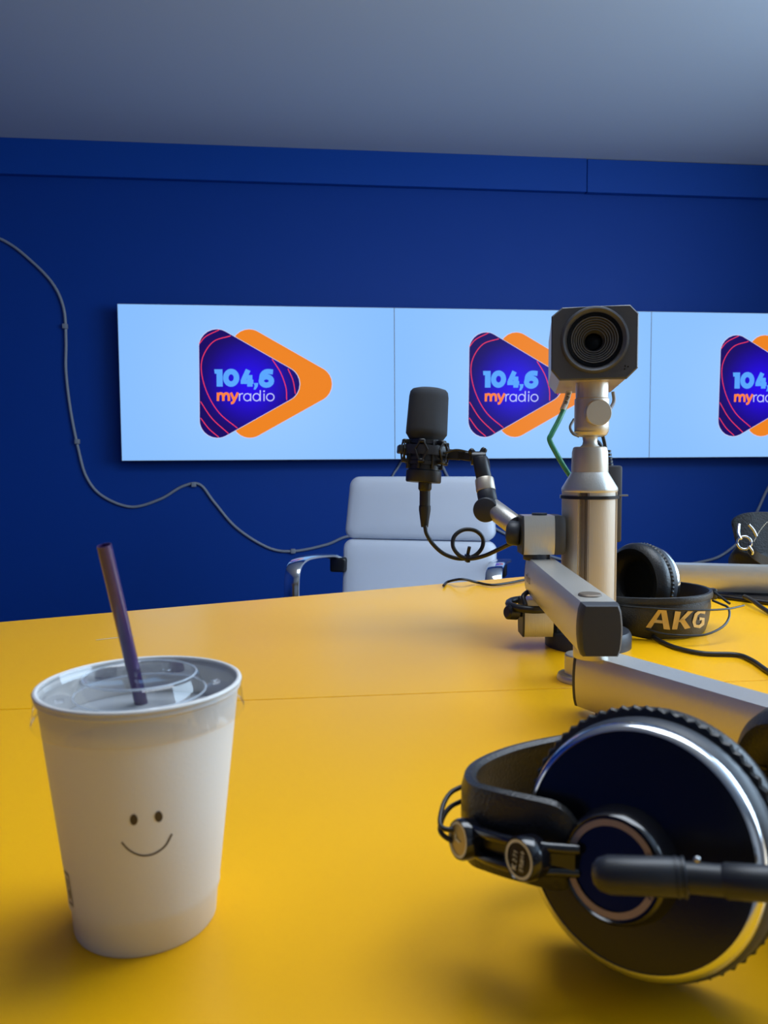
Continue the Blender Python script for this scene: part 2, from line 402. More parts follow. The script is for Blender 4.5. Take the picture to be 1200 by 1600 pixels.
YB = YW + SD                   # back wall surface
def wallcable(name, pts, label, r=.0065, clips=()):
    b = NB(); tube(b, [atY(x, y, YB-r*1.05) for x, y in pts], r, 10, 12)
    o = tag(link(name, b, 'wire'), label, 'cable')
    for x, y in clips:
        p = atY(x, y, YB-r); b = NB(); box(b, p.x-.011, p.x+.011, YB-.018, YB, p.z-.011, p.z+.011, .003)
        link('cable_clip', b, 'wire', o)
    return o
wallcable('wall_cable', [(-560, 330), (-420, 352), (-260, 322), (-120, 338), (-50, 357), (-20, 367), (8, 377), (40, 400), (80, 440), (99, 480), (103, 530), (103, 580), (110, 640), (122, 700), (135, 745), (160, 775), (205, 792), (250, 780), (285, 760), (312, 757), (335, 785), (370, 825), (420, 856), (460, 861), (510, 851), (545, 838), (600, 838), (640, 880), (650, 960)],
          'long grey cable looping over the blue wall left of and below the screens', clips=((102, 510), (121, 690), (303, 757), (458, 861)))
wallcable('wall_cable', [(630, 716), (622, 730), (612, 748), (603, 790), (598, 850), (590, 950)], 'short grey cable hanging from under the left screen down behind the white chair', .005)
wallcable('wall_cable', [(686, 712), (698, 742), (725, 785), (765, 820), (812, 845), (870, 872), (960, 888), (1040, 886), (1095, 878), (1130, 866), (1165, 835), (1184, 797), (1200, 763), (1225, 725)],
          'grey cable sagging along the wall behind the pole and rising at the right edge', .0065)

# ------------------------------------------------------------------ office chair
CD = 2.45
cc = atd(652, 850, CD); CM = Matrix.Translation((cc.x, cc.y, 0)) @ Matrix.Rotation(math.radians(-21), 4, 'Z')
ch = thing('office_chair', 'white leather office chair with chrome arms behind the yellow table', 'chair', (cc.x, cc.y, 0))
def zof(y, d): return CH - (y-718.7)*d/1200*1.0
zt, zm, zb = zof(745, CD), zof(844, CD), .44
def cushion(name, z0, z1, w0, w1, y0, y1, m='white_leather'):
    b = NB(); n = 40; rc = .030; H = z1-z0
    out = roundpoly([(-.5, 0, 0), (.5, 0, 0), (.5, 1, 0), (-.5, 1, 0)], 0)
    def pt(u, v, dep, ins):     # u, v in 0..1 over the face; rounded outline
        wx = w0*(1-v)+w1*v; x = (u-.5)*wx; z = v*H
        return x, z
    wm = (w0+w1)/2; rect = roundpoly([(-wm/2, 0, 0), (wm/2, 0, 0), (wm/2, H, 0), (-wm/2, H, 0)], rc, 8)
    rings = []
    for dep, ins in ((.026, .004), (.018, 0), (-.010, 0), (-.018, .003), (-.0235, .009), (-.027, .022), (-.029, .05)):
        rg = []
        for p in rect:
            sx = (wm/2-ins)/(wm/2); sz = (H/2-ins)/(H/2); x = p.x*sx; z = H/2+(p.y-H/2)*sz; v = z/H
            x *= (w0*(1-v)+w1*v)/wm
            rg.append(b.verts.new(CM @ V((x, y0*(1-v)+y1*v+dep, z0+z))))
        rings.append(rg)
    for a_, c_ in zip(rings, rings[1:]):
        for k in range(len(a_)): b.faces.new([a_[k], a_[(k+1) % len(a_)], c_[(k+1) % len(a_)], c_[k]])
    b.faces.new(rings[0]); b.faces.new(rings[-1])
    return link(name, b, m, ch)
cushion('lower_back_cushion', zb, zm-.0015, .492, .498, -.02, .02)
cushion('upper_back_cushion', zm+.0015, zt, .494, .462, .022, .045)
b = NB(); box(b, -.25, .25, -.47, .02, .41, .49, .03, 4, CM); link('seat', b, 'white_leather', ch)
for s in (-1, 1):
    b = NB(); tube(b, [CM @ V((s*.215, .045+.05*(z-.4), z)) for z in (.42, .55, .7, .8, zt-.03)], .009, 10); link('back_frame', b, 'chrome', ch)
    b = NB(); x = s*.285
    pr = [(-.024, -.004), (.024, -.004), (.024, .004), (-.024, .004)]
    path = [V((x-s*.045, .0, .625)), V((x-s*.01, -.03, .65)), V((x, -.09, .66)), V((x, -.22, .672)), V((x, -.30, .672)), V((x, -.345, .655)), V((x, -.362, .61)), V((x, -.36, .52)), V((x, -.33, .45)), V((x-s*.03, -.25, .425))]
    P = spline([CM @ p for p in path], 8); sx = (CM.to_3x3() @ V((1, 0, 0)))
    rings = []
    for i, p in enumerate(P):
        t_ = (P[min(i+1, len(P)-1)]-P[max(i-1, 0)]).normalized(); nn = sx.cross(t_).normalized()
        rings.append([b.verts.new(p+sx*u+nn*v_) for u, v_ in [(-.022, -.003), (-.018, -.006), (.018, -.006), (.022, -.003), (.022, .003), (.018, .006), (-.018, .006), (-.022, .003)]])
    for a_, c_ in zip(rings, rings[1:]):
        for k in range(8): b.faces.new([a_[k], a_[(k+1) % 8], c_[(k+1) % 8], c_[k]])
    b.faces.new(rings[0]); b.faces.new(rings[-1])
    ar = link('armrest', b, 'chrome', ch)
    b = NB(); box(b, x-.026, x+.026, -.22, -.06, .664, .69, .008, 3, CM)
    b2 = NB(); box(b2, min(x-s*.055, x), max(x-s*.055, x), -.035, .015, .60, .648, .008, 3, CM); link('side_plate', b2, 'black', ch); b.free()
b = NB(); cyl(b, CM @ V((0, -.22, .10)), CM @ V((0, -.22, .41)), .028); link('gas_column', b, 'chrome', ch)
for k in range(5):
    a = k*2*PI/5+.3; e = CM @ V((.3*math.cos(a), -.22+.3*math.sin(a), .075)); c0 = CM @ V((0, -.22, .11))
    b = NB(); tube(b, [c0, (c0+e)/2+V((0, 0, .005)), e], lambda t: .018-.006*t, 10); lg_ = link('base_spoke', b, 'chrome', ch)
    b = NB(); q = V((e.x, e.y, .029)); d = V((-math.sin(a), math.cos(a), 0))*.02; cyl(b, q-d, q+d, .029, bev=.005); cyl(b, q, q+V((0, 0, .045)), .008)
    link('caster', b, 'black', ch)

# ------------------------------------------------------------------ arm profile helpers (barrel-sided aluminium profile)
AH, AW = .0435, .0335
def sect(wd=AW, h=AH, bulge=.0022, r=.003):
    out = []
    hw = wd/2
    for s in (1, -1):
        for k in range(9):
            t = (k/8-.5)*s
            z = t*(h-2*r*.4)
            out.append((s*(hw-bulge+bulge*math.cos(t*PI)), h/2+z))
    # small top/bottom corner flats
    return [(a*.93 if abs(z-h/2) > h/2-r*.6 else a, z) for a, z in out]
def armbody(bm, p0, p1, z0, h=AH, wd=AW, sc=None):
    p0, p1 = V(p0).to_2d(), V(p1).to_2d(); d = (p1-p0).normalized(); s = V((d.y, -d.x))
    se = sect(wd, h)
    if sc is None: sc = [(0, 1), (1, 1)]
    rings = [[bm.verts.new((*(p0.lerp(p1, t)+s*(a*k)), z0+h/2+(z-h/2)*(1-(1-k)*.5))) for a, z in se] for t, k in sc]
    for a, b_ in zip(rings, rings[1:]):
        for i in range(len(a)): bm.faces.new([a[i], a[(i+1) % len(a)], b_[(i+1) % len(a)], b_[i]])
    bm.faces.new(rings[0]); bm.faces.new(rings[-1])

# ------------------------------------------------------------------ pole with its flange and camera head
PC = atd(919.5, 900, .875); PX, PY = PC.x, PC.y; PR = .0305
def pz(y, x=920): return atY(x, y, PY).z
pole = thing('camera_pole', 'thick silver aluminium pole with conical top standing on a black flange', 'pole', (PX, PY, TB))
b = NB(); lathe(b, [(.048, TB), (.048, TB+.014), (.0455, TB+.0185), (.036, TB+.0185), (.036, TB+.012)], Matrix.Translation((PX, PY, 0)), 64, cap=False); link('flange', b, 'dark', pole)
# grooved tube
zc_ = pz(768)
toC = math.atan2(-PY, -PX)
grooves = [toC-math.radians(12), toC-math.radians(12)+PI/2, toC-math.radians(12)+PI, toC-math.radians(12)-PI/2]
def polesec():
    out = []
    for k in range(240):
        a = 2*PI*k/240; g = min(abs((a-x+PI) % (2*PI)-PI) for x in grooves)
        r = PR
        if g < .150: r = PR-.006
        elif g < .195: r = PR-.0014
        out.append((PX+r*math.cos(a), PY+r*math.sin(a)))
    return out
b = NB(); ps = polesec(); prism(b, ps, lambda p: V((*p, TB+.002)), lambda p: V((*p, zc_))); link('tube', b, 'pole_alu', pole)
for g in grooves:
    b = NB(); u = V((math.cos(g), math.sin(g), 0)); s = V((-u.y, u.x, 0))
    for sgn in (-1, 0, 1):
        c = V((PX, PY, 0))+u*(PR-.0056+(.0016 if sgn == 0 else 0))+s*sgn*.0026
        vs = [b.verts.new(c+s*dx+u*dz+V((0, 0, z))) for z in (TB+.002, zc_-.001) for dx, dz in ((-.0016 if sgn else -.001, 0), (.0016 if sgn else .001, 0), (.0016 if sgn else .001, .0006), (-.0016 if sgn else -.001, .0006))]
        for i in range(4): b.faces.new([vs[i], vs[(i+1) % 4], vs[4+(i+1) % 4], vs[4+i]])
        b.faces.new(vs[:4]); b.faces.new(vs[4:])
    link('groove_rail', b, 'groove', pole, smooth=False)
T_ = Matrix.Translation((PX, PY, 0))
zs = pz(737)
b = NB(); lathe(b, [(PR, zc_), (PR+.0004, zc_+.001), (PR+.0004, zc_+.004), (.0205, zs-.001), (.0200, zs), (0, zs)], T_, 64); link('cone_cap', b, 'alu', pole)
z1, z2 = zs, pz(698)
b = NB(); lathe(b, [(.0203, z1), (.0203, z1+.006), (.0198, z2-.006), (.0185, z2-.001), (.0165, z2), (.008, z2)], T_, 48); link('ball_base', b, 'champ', pole)
z3 = pz(683)
b = NB(); lathe(b, [(.012, z2-.001), (.0085, z2+.0025), (.0078, z2+.006), (.0085, z3), (.014, z3+.004), (.019, z3+.006)], T_, 32, cap=False); link('neck', b, 'champ', pole)
z4, z5 = pz(607), pz(598)
HX, HY = PX+.0015, PY
T2 = Matrix.Translation((HX, HY, 0))
b = NB(); lathe(b, [(.012, z3+.0002), (.0165, z3+.002), (.0188, z3+.006), (.0190, z3+.012), (.0190, z4-.012), (.0178, z4-.011), (.0178, z4+.012), (.0, z4+.012)], T2, 48, cap=False); swv = link('swivel_head', b, 'champ', pole)
kc = atd(930, 648, .875); u = (CO-kc); u.z = 0; u.normalize(); u = (Matrix.Rotation(math.radians(16), 3, 'Z') @ u)
hc = V((HX, HY, kc.z)); 
b = NB(); lathe(b, [(.010, .012), (.0125, .0175), (.0138, .0185), (.0143, .020), (.0143, .027), (.0135, .0282), (.0, .0285)], frame(hc, u), 48, cap=False); link('lock_knob', b, 'champ', pole)

# cable tie round the pole and adapter
zt1 = pz(776)
b = NB(); lathe(b, [(PR+.0012, zt1-.0018), (PR+.0022, zt1-.0018), (PR+.0022, zt1+.0018), (PR+.0012, zt1+.0018), (PR+.0012, zt1-.0018)], T_, 64, cap=False)
ad = atd(962, 790, .905)
tie = tag(link('cable_tie', b, 'black'), 'black cable tie around the silver pole just below its cone', 'cable tie')
zA0, zA1 = pz(852), pz(728)
AX1 = atY(973, 790, PY+.022).x; AX0 = AX1-.032
ab = NB(); box(ab, AX0+.012, AX1, PY+.022, PY+.045, zA0, zA1, .003); box(ab, AX0, AX0+.0125, PY+.0335, PY+.043, zA0+.004, zA1-.002, .001)
adp = thing('power_adapter', 'flat grey power adapter strapped behind the pole', 'adapter', (AX1-.01, PY+.034, zA0))
link('casing', ab, 'adapter', adp)
b = NB()
for k in range(5): cyl(b, (AX0+.017, PY+.034, zA1+.004*k-.001), (AX0+.017, PY+.034, zA1+.004*k+.0022), .0075-.0007*k)
link('strain_relief', b, 'black', adp)
b = NB(); tube(b, [(AX0+.017, PY+.034, zA1+.01), (AX0+.013, PY+.034, zA1+.03), (AX0+.004, PY+.03, zA1+.05), (PX+.004, PY+.028, zA1+.075)], .0022, 10); link('lead', b, 'black', adp)
b = NB(); box(b, AX1-.008, AX1+.005, PY+.0185, PY+.0215, zt1-.001, zt1+.001)
link('tie_tail', b, 'steel', tie)

# ------------------------------------------------------------------ box camera
cx0 = atd(929, 535.5, .815)
az = math.radians(17.0)
fw = V((math.sin(az), math.cos(az), 0)); rt = V((fw.y, -fw.x, 0)); upv = V((0, 0, 1))
cs = .815/1200
hw, hh = 66*cs*1.0, 56.5*cs
def oct(hw, hh, c): return [(-hw, -hh+c), (-hw+c*.8, -hh), (hw-c, -hh), (hw, -hh+c), (hw, hh-c*.85), (hw-c*.8, hh), (-hw+c*1.0, hh), (-hw, hh-c*.8)]
sc_ = thing('box_camera', 'grey box camera with ribbed round lens on top of the silver pole', 'camera', (HX, HY, pz(600)))
L0 = .178
def cpt(x, z, y): return cx0 + rt*x + upv*z + fw*y
b = NB(); o_ = oct(hw, hh, .011); o2 = oct(hw-.0012, hh-.0012, .0105)
rings = [[b.verts.new(cpt(p[0], p[1], y)) for p in q] for q, y in ((o2, 0), (o_, .0015), (o_, .008))]
for a_, c_ in zip(rings, rings[1:]):
    for k in range(8): b.faces.new([a_[k], a_[(k+1) % 8], c_[(k+1) % 8], c_[k]])
# front plate with a round opening for the lens
N = 64; Rl = .0355; lc = (0, 0)
ring = [b.verts.new(cpt(Rl*math.cos(2*PI*k/N), .003+Rl*math.sin(2*PI*k/N), 0)) for k in range(N)]
fe = [b.edges.get((rings[0][k], rings[0][(k+1) % 8])) for k in range(8)] + [b.edges.new((ring[k], ring[(k+1) % N])) for k in range(N)]
bmesh.ops.triangle_fill(b, edges=fe, use_beauty=True)
link('front_plate', b, 'camface', sc_, smooth=False)
b = NB(); o3 = oct(hw-.0005, hh-.0005, .011)
rings = [[b.verts.new(cpt(p[0], p[1], y)) for p in o3] for y in (.0082, L0)]
for k in range(8): b.faces.new([rings[0][k], rings[0][(k+1) % 8], rings[1][(k+1) % 8], rings[1][k]])
b.faces.new(rings[1]); body = link('shell', b, 'cambody', sc_, smooth=False)
# screws / embossed marks underneath
for xs_ in ((-.0290, -.0262, -.0234, -.0206), (.0262, .0290, .0318)):
    b = NB(); f_ = lambda x, y: cpt(x, -hh-.0003, y)
    ribbon(b, [(xs_[0], .082), (xs_[-1]+.002, .082)], .0007, f_, smooth=False)
    for x in xs_: ribbon(b, [(x, .082), (x+.0008, .076), (x+.002, .082)], .0006, f_, smooth=False)
    link('underside_print', b, 'groove', body, smooth=False)
LM = frame(cpt(0, .003, 0), -fw)
b = NB(); lathe(b, [(.0355, .0), (.0340, .0030), (.0325, .0036), (.0300, .0020), (.0287, .0016), (.0285, .0010)], LM, 96, cap=False); lr = link('lens_bezel', b, 'camface', sc_)
b = NB(); lathe(b, [(.0286, .0014), (.0282, .0024), (.0252, .0018), (.0248, .0)], LM, 96, cap=False); link('lens_ring', b, 'lens_bk', sc_)
pr = [(.0250, .0012)]
for k in range(6):
    r = .0246-k*.0024; z = .0004-k*.0016; pr += [(r, z), (r-.0003, z+.0012), (r-.0011, z+.0012), (r-.0015, z-.0004)]
pr += [(.0100, -.0098), (.0092, -.0150), (.0075, -.0200)]
b = NB(); lathe(b, pr, LM, 96, cap=False); link('ribbed_hood', b, 'hood', sc_)
b = NB(); lathe(b, [(.0100, -.0125), (.0086, -.0165), (.0078, -.0190), (.004, -.0182), (0, -.0178)], LM, 48, cap=False); link('glass', b, 'lens_bk', sc_)
b = NB()
for dx, dz in ((.041-.004, -.0285), (.0405, -.026), (.0375, -.0255)):
    lathe(b, [(0, .0004), (.0007, .0004), (.0007, 0)], frame(cpt(dx-.006, dz, 0), -fw), 10)
link('indicator_dots', b, 'lens_bk', sc_)
# camera leads
b = NB(); tube(b, [atd(x, y, d) for x, y, d in ((958, 612, .93), (959, 628, .93), (950, 643, .925), (940, 655, .92), (930, 668, .92), (925, 690, .915), (935, 712, .915), (948, 735, .915))], .0022, 10)
tag(link('camera_lead', b, 'wire'), 'thin grey lead looping from under the box camera down beside its neck', 'cable')
b = NB(); tube(b, [atd(x, y, d) for x, y, d in ((889, 612, .93), (884, 632, .93), (874, 655, .92), (862, 678, .915), (859, 688, .915), (870, 710, .915), (885, 735, .92), (905, 765, .925), (920, 800, .93), (925, 870, .935), (928, 1000, .94))], .0031, 10)
gc = tag(link('network_cable', b, 'green'), 'green network cable with white printed sleeve bent beside the camera neck', 'cable')
b = NB(); tube(b, [atd(889.5, 611, .93), atd(884.5, 628, .93), atd(879, 641, .926)], .0036, 12); sl_ = link('label_sleeve', b, 'wlabel', gc)
b = NB()
A, Bp = atd(889, 614, .9262), atd(883, 634, .9262); dd_ = (Bp-A)
def sf(x, y): return A + dd_*x + CR*(y*.0055-.0028) - CF*.0008
for k in range(5):
    x = k*.2+.02
    ribbon(b, [(x, .1), (x+.13, .9)] if k % 2 else [(x, .1), (x, .9)], .05, sf, smooth=False); ribbon(b, [(x+.1, .1), (x+.1, .8)], .05, sf, smooth=False)
link('sleeve_print', b, 'print', sl_, smooth=False)
b = NB(); tube(b, [atd(x, y, d) for x, y, d in ((897, 655, .92), (891, 667, .915), (895, 677, .91), (905, 682, .91))], .0017, 10)
tag(link('camera_lead', b, 'wire'), 'short loop of grey lead peeking out at the left of the camera mount', 'cable')
b = NB(); tube(b, [atd(x, y, d) for x, y, d in ((925, 686, .935), (936, 696, .935), (943, 712, .935), (944, 735, .935), (944, 760, .93))], .0040, 10)
tag(link('camera_lead', b, 'black'), 'thick black lead just right of the narrow pole neck', 'cable')

# ------------------------------------------------------------------ microphone boom arm
A1z = TB+.0055; A2z = TB+.0590
E0, E1 = V((.236, .617)), V((.383, .3)); d1 = (E1-E0).normalized()
N2, F2 = V((.2275, .566)), V((.2675, .846)); d2 = (F2-N2).normalized()
arm = thing('boom_stand', 'jointed silver microphone arm reaching from the right past the pole', 'microphone arm', (E1.x, E1.y, TB))
b = NB(); armbody(b, E0+d1*.004, E1, A1z, AH+.0042); link('lower_arm', b, 'alu', arm)
b = NB(); armbody(b, E0+d1*.0042, E0+d1*.0005, A1z, AH+.0042, sc=[(0, 1), (.7, 1.01), (1, .97)]); link('end_cap', b, 'capgrey', arm)
b = NB(); armbody(b, E1, E1+d1*.012, A1z, AH+.0042, sc=[(0, 1), (.6, 1.0), (.9, .95), (1, .85)]); link('end_cap', b, 'capgrey', arm)
b = NB(); cyl(b, (E0.x+d1.x*.022, E0.y+d1.y*.022, TB+.0002), (E0.x+d1.x*.022, E0.y+d1.y*.022, A1z+.002), .008); link('bolt_cap', b, 'black', arm)
b = NB(); cyl(b, (E1.x-d1.x*.02, E1.y-d1.y*.02, TB), (E1.x-d1.x*.02, E1.y-d1.y*.02, A1z+.002), .025); link('table_pivot', b, 'dark', arm)
pv = N2+d2*.030
b = NB(); cyl(b, (pv.x, pv.y, A1z+AH+.002), (pv.x, pv.y, A2z+.003), .0140, bev=.001); link('pivot', b, 'alu', arm)
b = NB(); armbody(b, N2+d2*.006, F2, A2z); ua = link('upper_arm', b, 'alu', arm)
b = NB(); armbody(b, N2+d2*.0065, N2-d2*.006, A2z-.0004, AH+.0002, AW+.0006, sc=[(0, 1), (.35, 1.0), (.75, .97), (1, .86)]); link('end_cap', b, 'capgrey', arm)
b = NB(); armbody(b, F2, F2+d2*.004, A2z, sc=[(0, 1), (.6, 1.0), (1, .9)]); link('end_cap', b, 'capgrey', arm)
b = NB(); lathe(b, [(0, .0012), (.0085, .0012), (.0095, .0002), (.0095, -.001)], Matrix.Translation((pv.x, pv.y+.003, A2z+AH-.0005)), 40); link('screw_cover', b, 'groove', arm)
# raised lettering on the side of the upper arm
sdir = V((-d2.y, d2.x)); 
def lf(x, y): 
    q = F2 - d2*(.012+x) + sdir*(AW/2+.0004); return V((q.x, q.y, A2z+.017+y))
b = NB(); k = .0011
ribbon(b, [(0, 0), (0, .007)], k, lf, smooth=False); ribbon(b, [(0, .005), (.002, .007), (.004, .006), (.004, 0)], k, lf); ribbon(b, [(.004, .005), (.006, .007), (.008, .006), (.008, 0)], k, lf)
ribbon(b, [(.0115, .003), (.0115, .0105)], k*1.3, lf, smooth=False); ribbon(b, [(.0115, 0), (.0115, .0013)], k*1.3, lf, smooth=False)
ribbon(b, [(.015, 0), (.015, .0105)], k, lf, smooth=False); ribbon(b, [(.019, .007), (.0152, .0035), (.0192, 0)], k, lf, smooth=False)
ribbon(b, ell(.024, .0035, .003, .0032), k, lf, closed=True); ribbon(b, [(.0275, 0), (.0275, .007)], k, lf, smooth=False)
link('lettering', b, 'groove', ua, smooth=False)
# head joint: short box with a pivot below
BZ = A2z+AH+.003; BH = .0455
bx0 = atd(815, 834, .865); bx1 = atd(862, 834, .865); bx2 = atd(880, 834, .865)
e1 = (bx1-bx0); e1.z = 0; e1 = V((e1.x, e1.y)).normalized()
q0, q1, q2 = bx0.xy, bx1.xy, bx1.xy+e1*.0125
mid = (q0+q1)/2
b = NB(); cyl(b, (mid.x, mid.y, A2z+AH-.003), (mid.x, mid.y, BZ+.002), .0150, bev=.001); link('pivot', b, 'dark', arm)
b = NB(); armbody(b, q0, q1, BZ, BH, .036); link('joint_box', b, 'alu', arm)
b = NB(); armbody(b, q1, q2, BZ-.0003, BH+.0004, .0366, sc=[(0, 1), (.4, 1.0), (.8, .96), (1, .85)]); link('end_cap', b, 'capgrey', arm)
b = NB(); armbody(b, q0-e1*.0022, q0, BZ, BH, .036, sc=[(0, .97), (.4, 1), (1, 1)]); link('end_cap', b, 'capgrey', arm)
b = NB(); cyl(b, (mid.x+.003, mid.y, BZ+BH-.001), (mid.x+.003, mid.y, BZ+BH+.001), .0085); link('screw_cover', b, 'capgrey', arm)
# knuckle, tube, elbow, neck
kn = atd(812, 834, .868); 
b = NB(); K0 = atd(814, 834, .868); K1 = atd(793, 832, .872)
lathe(b, [(.0095, 0), (.0125, .0008), (.0140, .003), (.0140, .0115), (.0125, .0145), (.008, .0165), (0, .017)], frame(K0, K1-K0), 40); link('knuckle', b, 'dark', arm)
TB0, TB1 = atd(768, 793, .925), atd(806, 822, .882)
b = NB(); cyl(b, TB0, TB1, .0120, .0122, bev=.001); link('silver_tube', b, 'alu', arm)
el = atd(761, 796, .92); 
b = NB(); fz = (CO-el); fz.z = 0; fz = Matrix.Rotation(math.radians(-12), 3, 'Z') @ fz
lathe(b, [(.0, -.013), (.0135, -.013), (.0148, -.011), (.0148, .010), (.0140, .0115), (.0135, .0118), (0, .0118)], frame(el, fz), 48); link('elbow', b, 'dark', arm)
n0, n1, n2, n3 = atd(763, 786, .925), atd(759.5, 768, .93), atd(756.5, 748, .935), atd(749, 715, .94)
b = NB(); cyl(b, n0, n1, .0115, .0115, bev=.001); link('collar', b, 'dark', arm)
b = NB(); cyl(b, n1, n2, .0118, .0114, bev=.0012); link('neck_ring', b, 'champ', arm)
b = NB(); cyl(b, n2, n3, .0095, .0092, bev=.001); link('neck', b, 'mic_body', arm)

# ------------------------------------------------------------------ shock mount and microphone
MD = .975
mo = atd(664.5, 705, MD); ax = (atd(675, 610, MD)-atd(665.5, 752, MD)).normalized()
MM = frame(mo, ax, (1, 0, 0))
def mz(y): return -(y-705)*MD/1200
mp_ = MD/1200
mcv = thing('microphone', 'charcoal side-address studio microphone held upright in a shock mount', 'microphone', mo)
def dsh(i, r, z): return 1 - .05*abs(math.sin(2*PI*i/48))**3
b = NB(); h0, h1 = mz(686), mz(608)
lathe(b, [(.0215, h0-.001), (.0240, h0+.003), (.0262, h0+.006), (.0262, h0+.012), (.0250, h1-.010), (.0240, h1-.004), (.0215, h1-.001), (.016, h1+.0006), (0, h1+.001)], MM, 48, rfun=dsh); link('head_grille', b, 'mic', mcv)
b = NB(); lathe(b, [(.0195, mz(740)), (.0195, h0)], MM, 48); link('body', b, 'mic_body', mcv)
b = NB(); lathe(b, [(.0195, mz(735)), (.0225, mz(736)), (.0225, mz(752)), (.0215, mz(754)), (.008, mz(754))], MM, 48); link('base_ring', b, 'mic_body', mcv)
xd = thing('microphone_cable', 'black microphone cable with a tied coil hanging under the microphone', 'cable', MM @ V((0, 0, mz(826))))
b = NB(); lathe(b, [(.0085, mz(753.5)), (.0085, mz(764)), (.0075, mz(766)), (.0068, mz(767)), (.0068, mz(790)), (.0075, mz(790.5)), (.0075, mz(797)), (.0045, mz(824)), (.0, mz(824))], frame(mo, V((.012, 0, 1)).normalized(), (1, 0, 0)), 32)
link('connector', b, 'rubber', xd)
b = NB(); D = MD-.005
cpts = [(664, 822, D), (667, 835, D), (678, 852, D), (695, 866, D), (718, 873, D), (740, 869, D), (753, 856, D), (754, 840, D), (742, 829, D-.002), (724, 828, D-.004), (710, 838, D-.006), (708, 854, D-.008), (718, 868, D-.01), (735, 873, D-.012), (758, 868, D-.03), (780, 858, .92), (800, 849, .895), (820, 846, .89), (850, 850, .895), (868, 860, .9)]
tube(b, [atd(*p) for p in cpts], .0026, 12, 12); link('cord', b, 'rubber', xd)
b = NB(); tp = atd(730, 872, D-.006); box(b, tp.x-.0025, tp.x+.0025, tp.y-.007, tp.y+.005, tp.z-.005, tp.z+.005, .001); tube(b, [tp, tp+V((.001, -.002, .008)), tp+V((.002, -.004, .0145))], .0022, 8)
link('cable_tie', b, 'black', xd)
sm = thing('shock_mount', 'black elastic shock mount gripping the microphone body', 'shock mount', mo)
b = NB(); lathe(b, [(.0275, -.0055), (.0300, -.0058), (.0305, 0), (.0300, .0058), (.0275, .0055), (.0275, -.0055)], MM, 16, cap=False)
for s in (-1,): box(b, -.0355, -.0275, -.010, .010, -.0052, .0055, .002, 2, MM)
link('outer_ring', b, 'mic_body', sm)
b = NB(); 
for zz, rr in ((mz(692), .0222), (mz(718), .0215), (mz(724), .0228), (mz(732), .0205)): lathe(b, [(rr-.002, zz-.0022), (rr, zz-.0022), (rr, zz+.0022), (rr-.002, zz+.0022), (rr-.002, zz-.0022)], MM, 32, cap=False)
for k in range(8):
    a = 2*PI*k/8+.3; box(b, -.002, .002, -.0015, .0015, mz(733), mz(690), .0006, 1, MM @ Matrix.Rotation(a, 4, 'Z') @ Matrix.Translation((.0225, 0, 0)))
link('inner_cage', b, 'mic_body', sm)
b = NB()
for k in range(6):
    a = 2*PI*k/6
    for zz in (mz(692), mz(722)):
        R_ = MM @ Matrix.Rotation(a+.2, 4, 'Z'); box(b, .021, .031, -.004, .004, zz-.0025, zz+.0025, .0012, 1, R_)
        cyl(b, R_ @ V((.030, .002, zz)), R_ @ V((.030, .008, 0)), .0011, seg=8); cyl(b, R_ @ V((.030, -.002, zz)), R_ @ V((.030, -.008, 0)), .0011, seg=8)
link('elastic_band', b, 'rubber', sm)
b = NB(); s0, s1, s2 = atd(692, 709, MD), atd(718, 711, .965), atd(738, 714, .95)
for p, q, hh_ in ((s0, s1, .0065), (s1, s2, .0055)):
    fr = frame(p, q-p, (0, 0, 1)); box(b, -hh_, hh_, -.004, .004, -.001, (q-p).length+.001, .0012, 1, fr)
link('bracket', b, 'mic_body', sm)
b = NB(); kk = atd(747, 716, .945); 
cyl(b, kk-CR*.009, kk+CR*.009, .0085, bev=.001)
for dx, dz in ((-.0095, .0095), (.0085, .0115)):
    fr = frame(kk, V((dx, 0, dz)), (0, 1, 0)); lathe(b, [(.005, 0), (.0038, .008), (.0042, .0125), (.003, .0150), (0, .0155)], fr, 16)
link('wing_knob', b, 'black', sm)
b = NB(); tube(b, [atd(x, y, .955) for x, y in ((694, 708), (712, 703), (730, 706), (745, 712), (757, 712), (763, 722), (765, 745))], .0013, 8); link('elastic_cord', b, 'rubber', sm)

# ------------------------------------------------------------------ lower bracket block beside the pole
blk = thing('pole_bracket', 'small silver bracket block with a black knob low on the left of the pole', 'bracket', (PX-.08, PY, TB))
g0, g1 = atd(816, 960, .87), atd(860, 960, .87); zb0 = atd(838, 993, .87).z; ge = (g1-g0).xy.normalized()
b = NB(); armbody(b, g0.xy, g1.xy, zb0, .044, .034); link('block', b, 'alu', blk)
b = NB(); armbody(b, g0.xy-ge*.0022, g0.xy, zb0, .044, .034, sc=[(0, .97), (.4, 1), (1, 1)]); link('end_cap', b, 'capgrey', blk)
b = NB(); armbody(b, g1.xy, V((PX-.0325, PY)), zb0, .044, .030); link('pole_clamp', b, 'dark', blk)
b = NB(); kb = atd(803, 957, .86); ke = atd(817, 958, .865); lathe(b, [(.0, -.010), (.006, -.010), (.0082, -.008), (.0082, .003), (.006, .004), (.0045, .004), (.0045, .013)], frame(kb, ke-kb), 24); link('knob', b, 'black', blk)
b = NB(); bt = zb0+.044; m2 = (g0+g1)/2
pts_ = [V((m2.x+.022*math.cos(a), m2.y+.0, 0)) for a in (0,)]
loop = []
for k in range(25):
    a = 2*PI*k/24; loop.append(V((m2.x-.006+.025*math.cos(a), m2.y+.027*math.sin(a), bt-.0085+.001*math.sin(a))))
tube(b, loop, .0042, 10, smooth=False); link('rubber_band', b, 'rubber', blk)
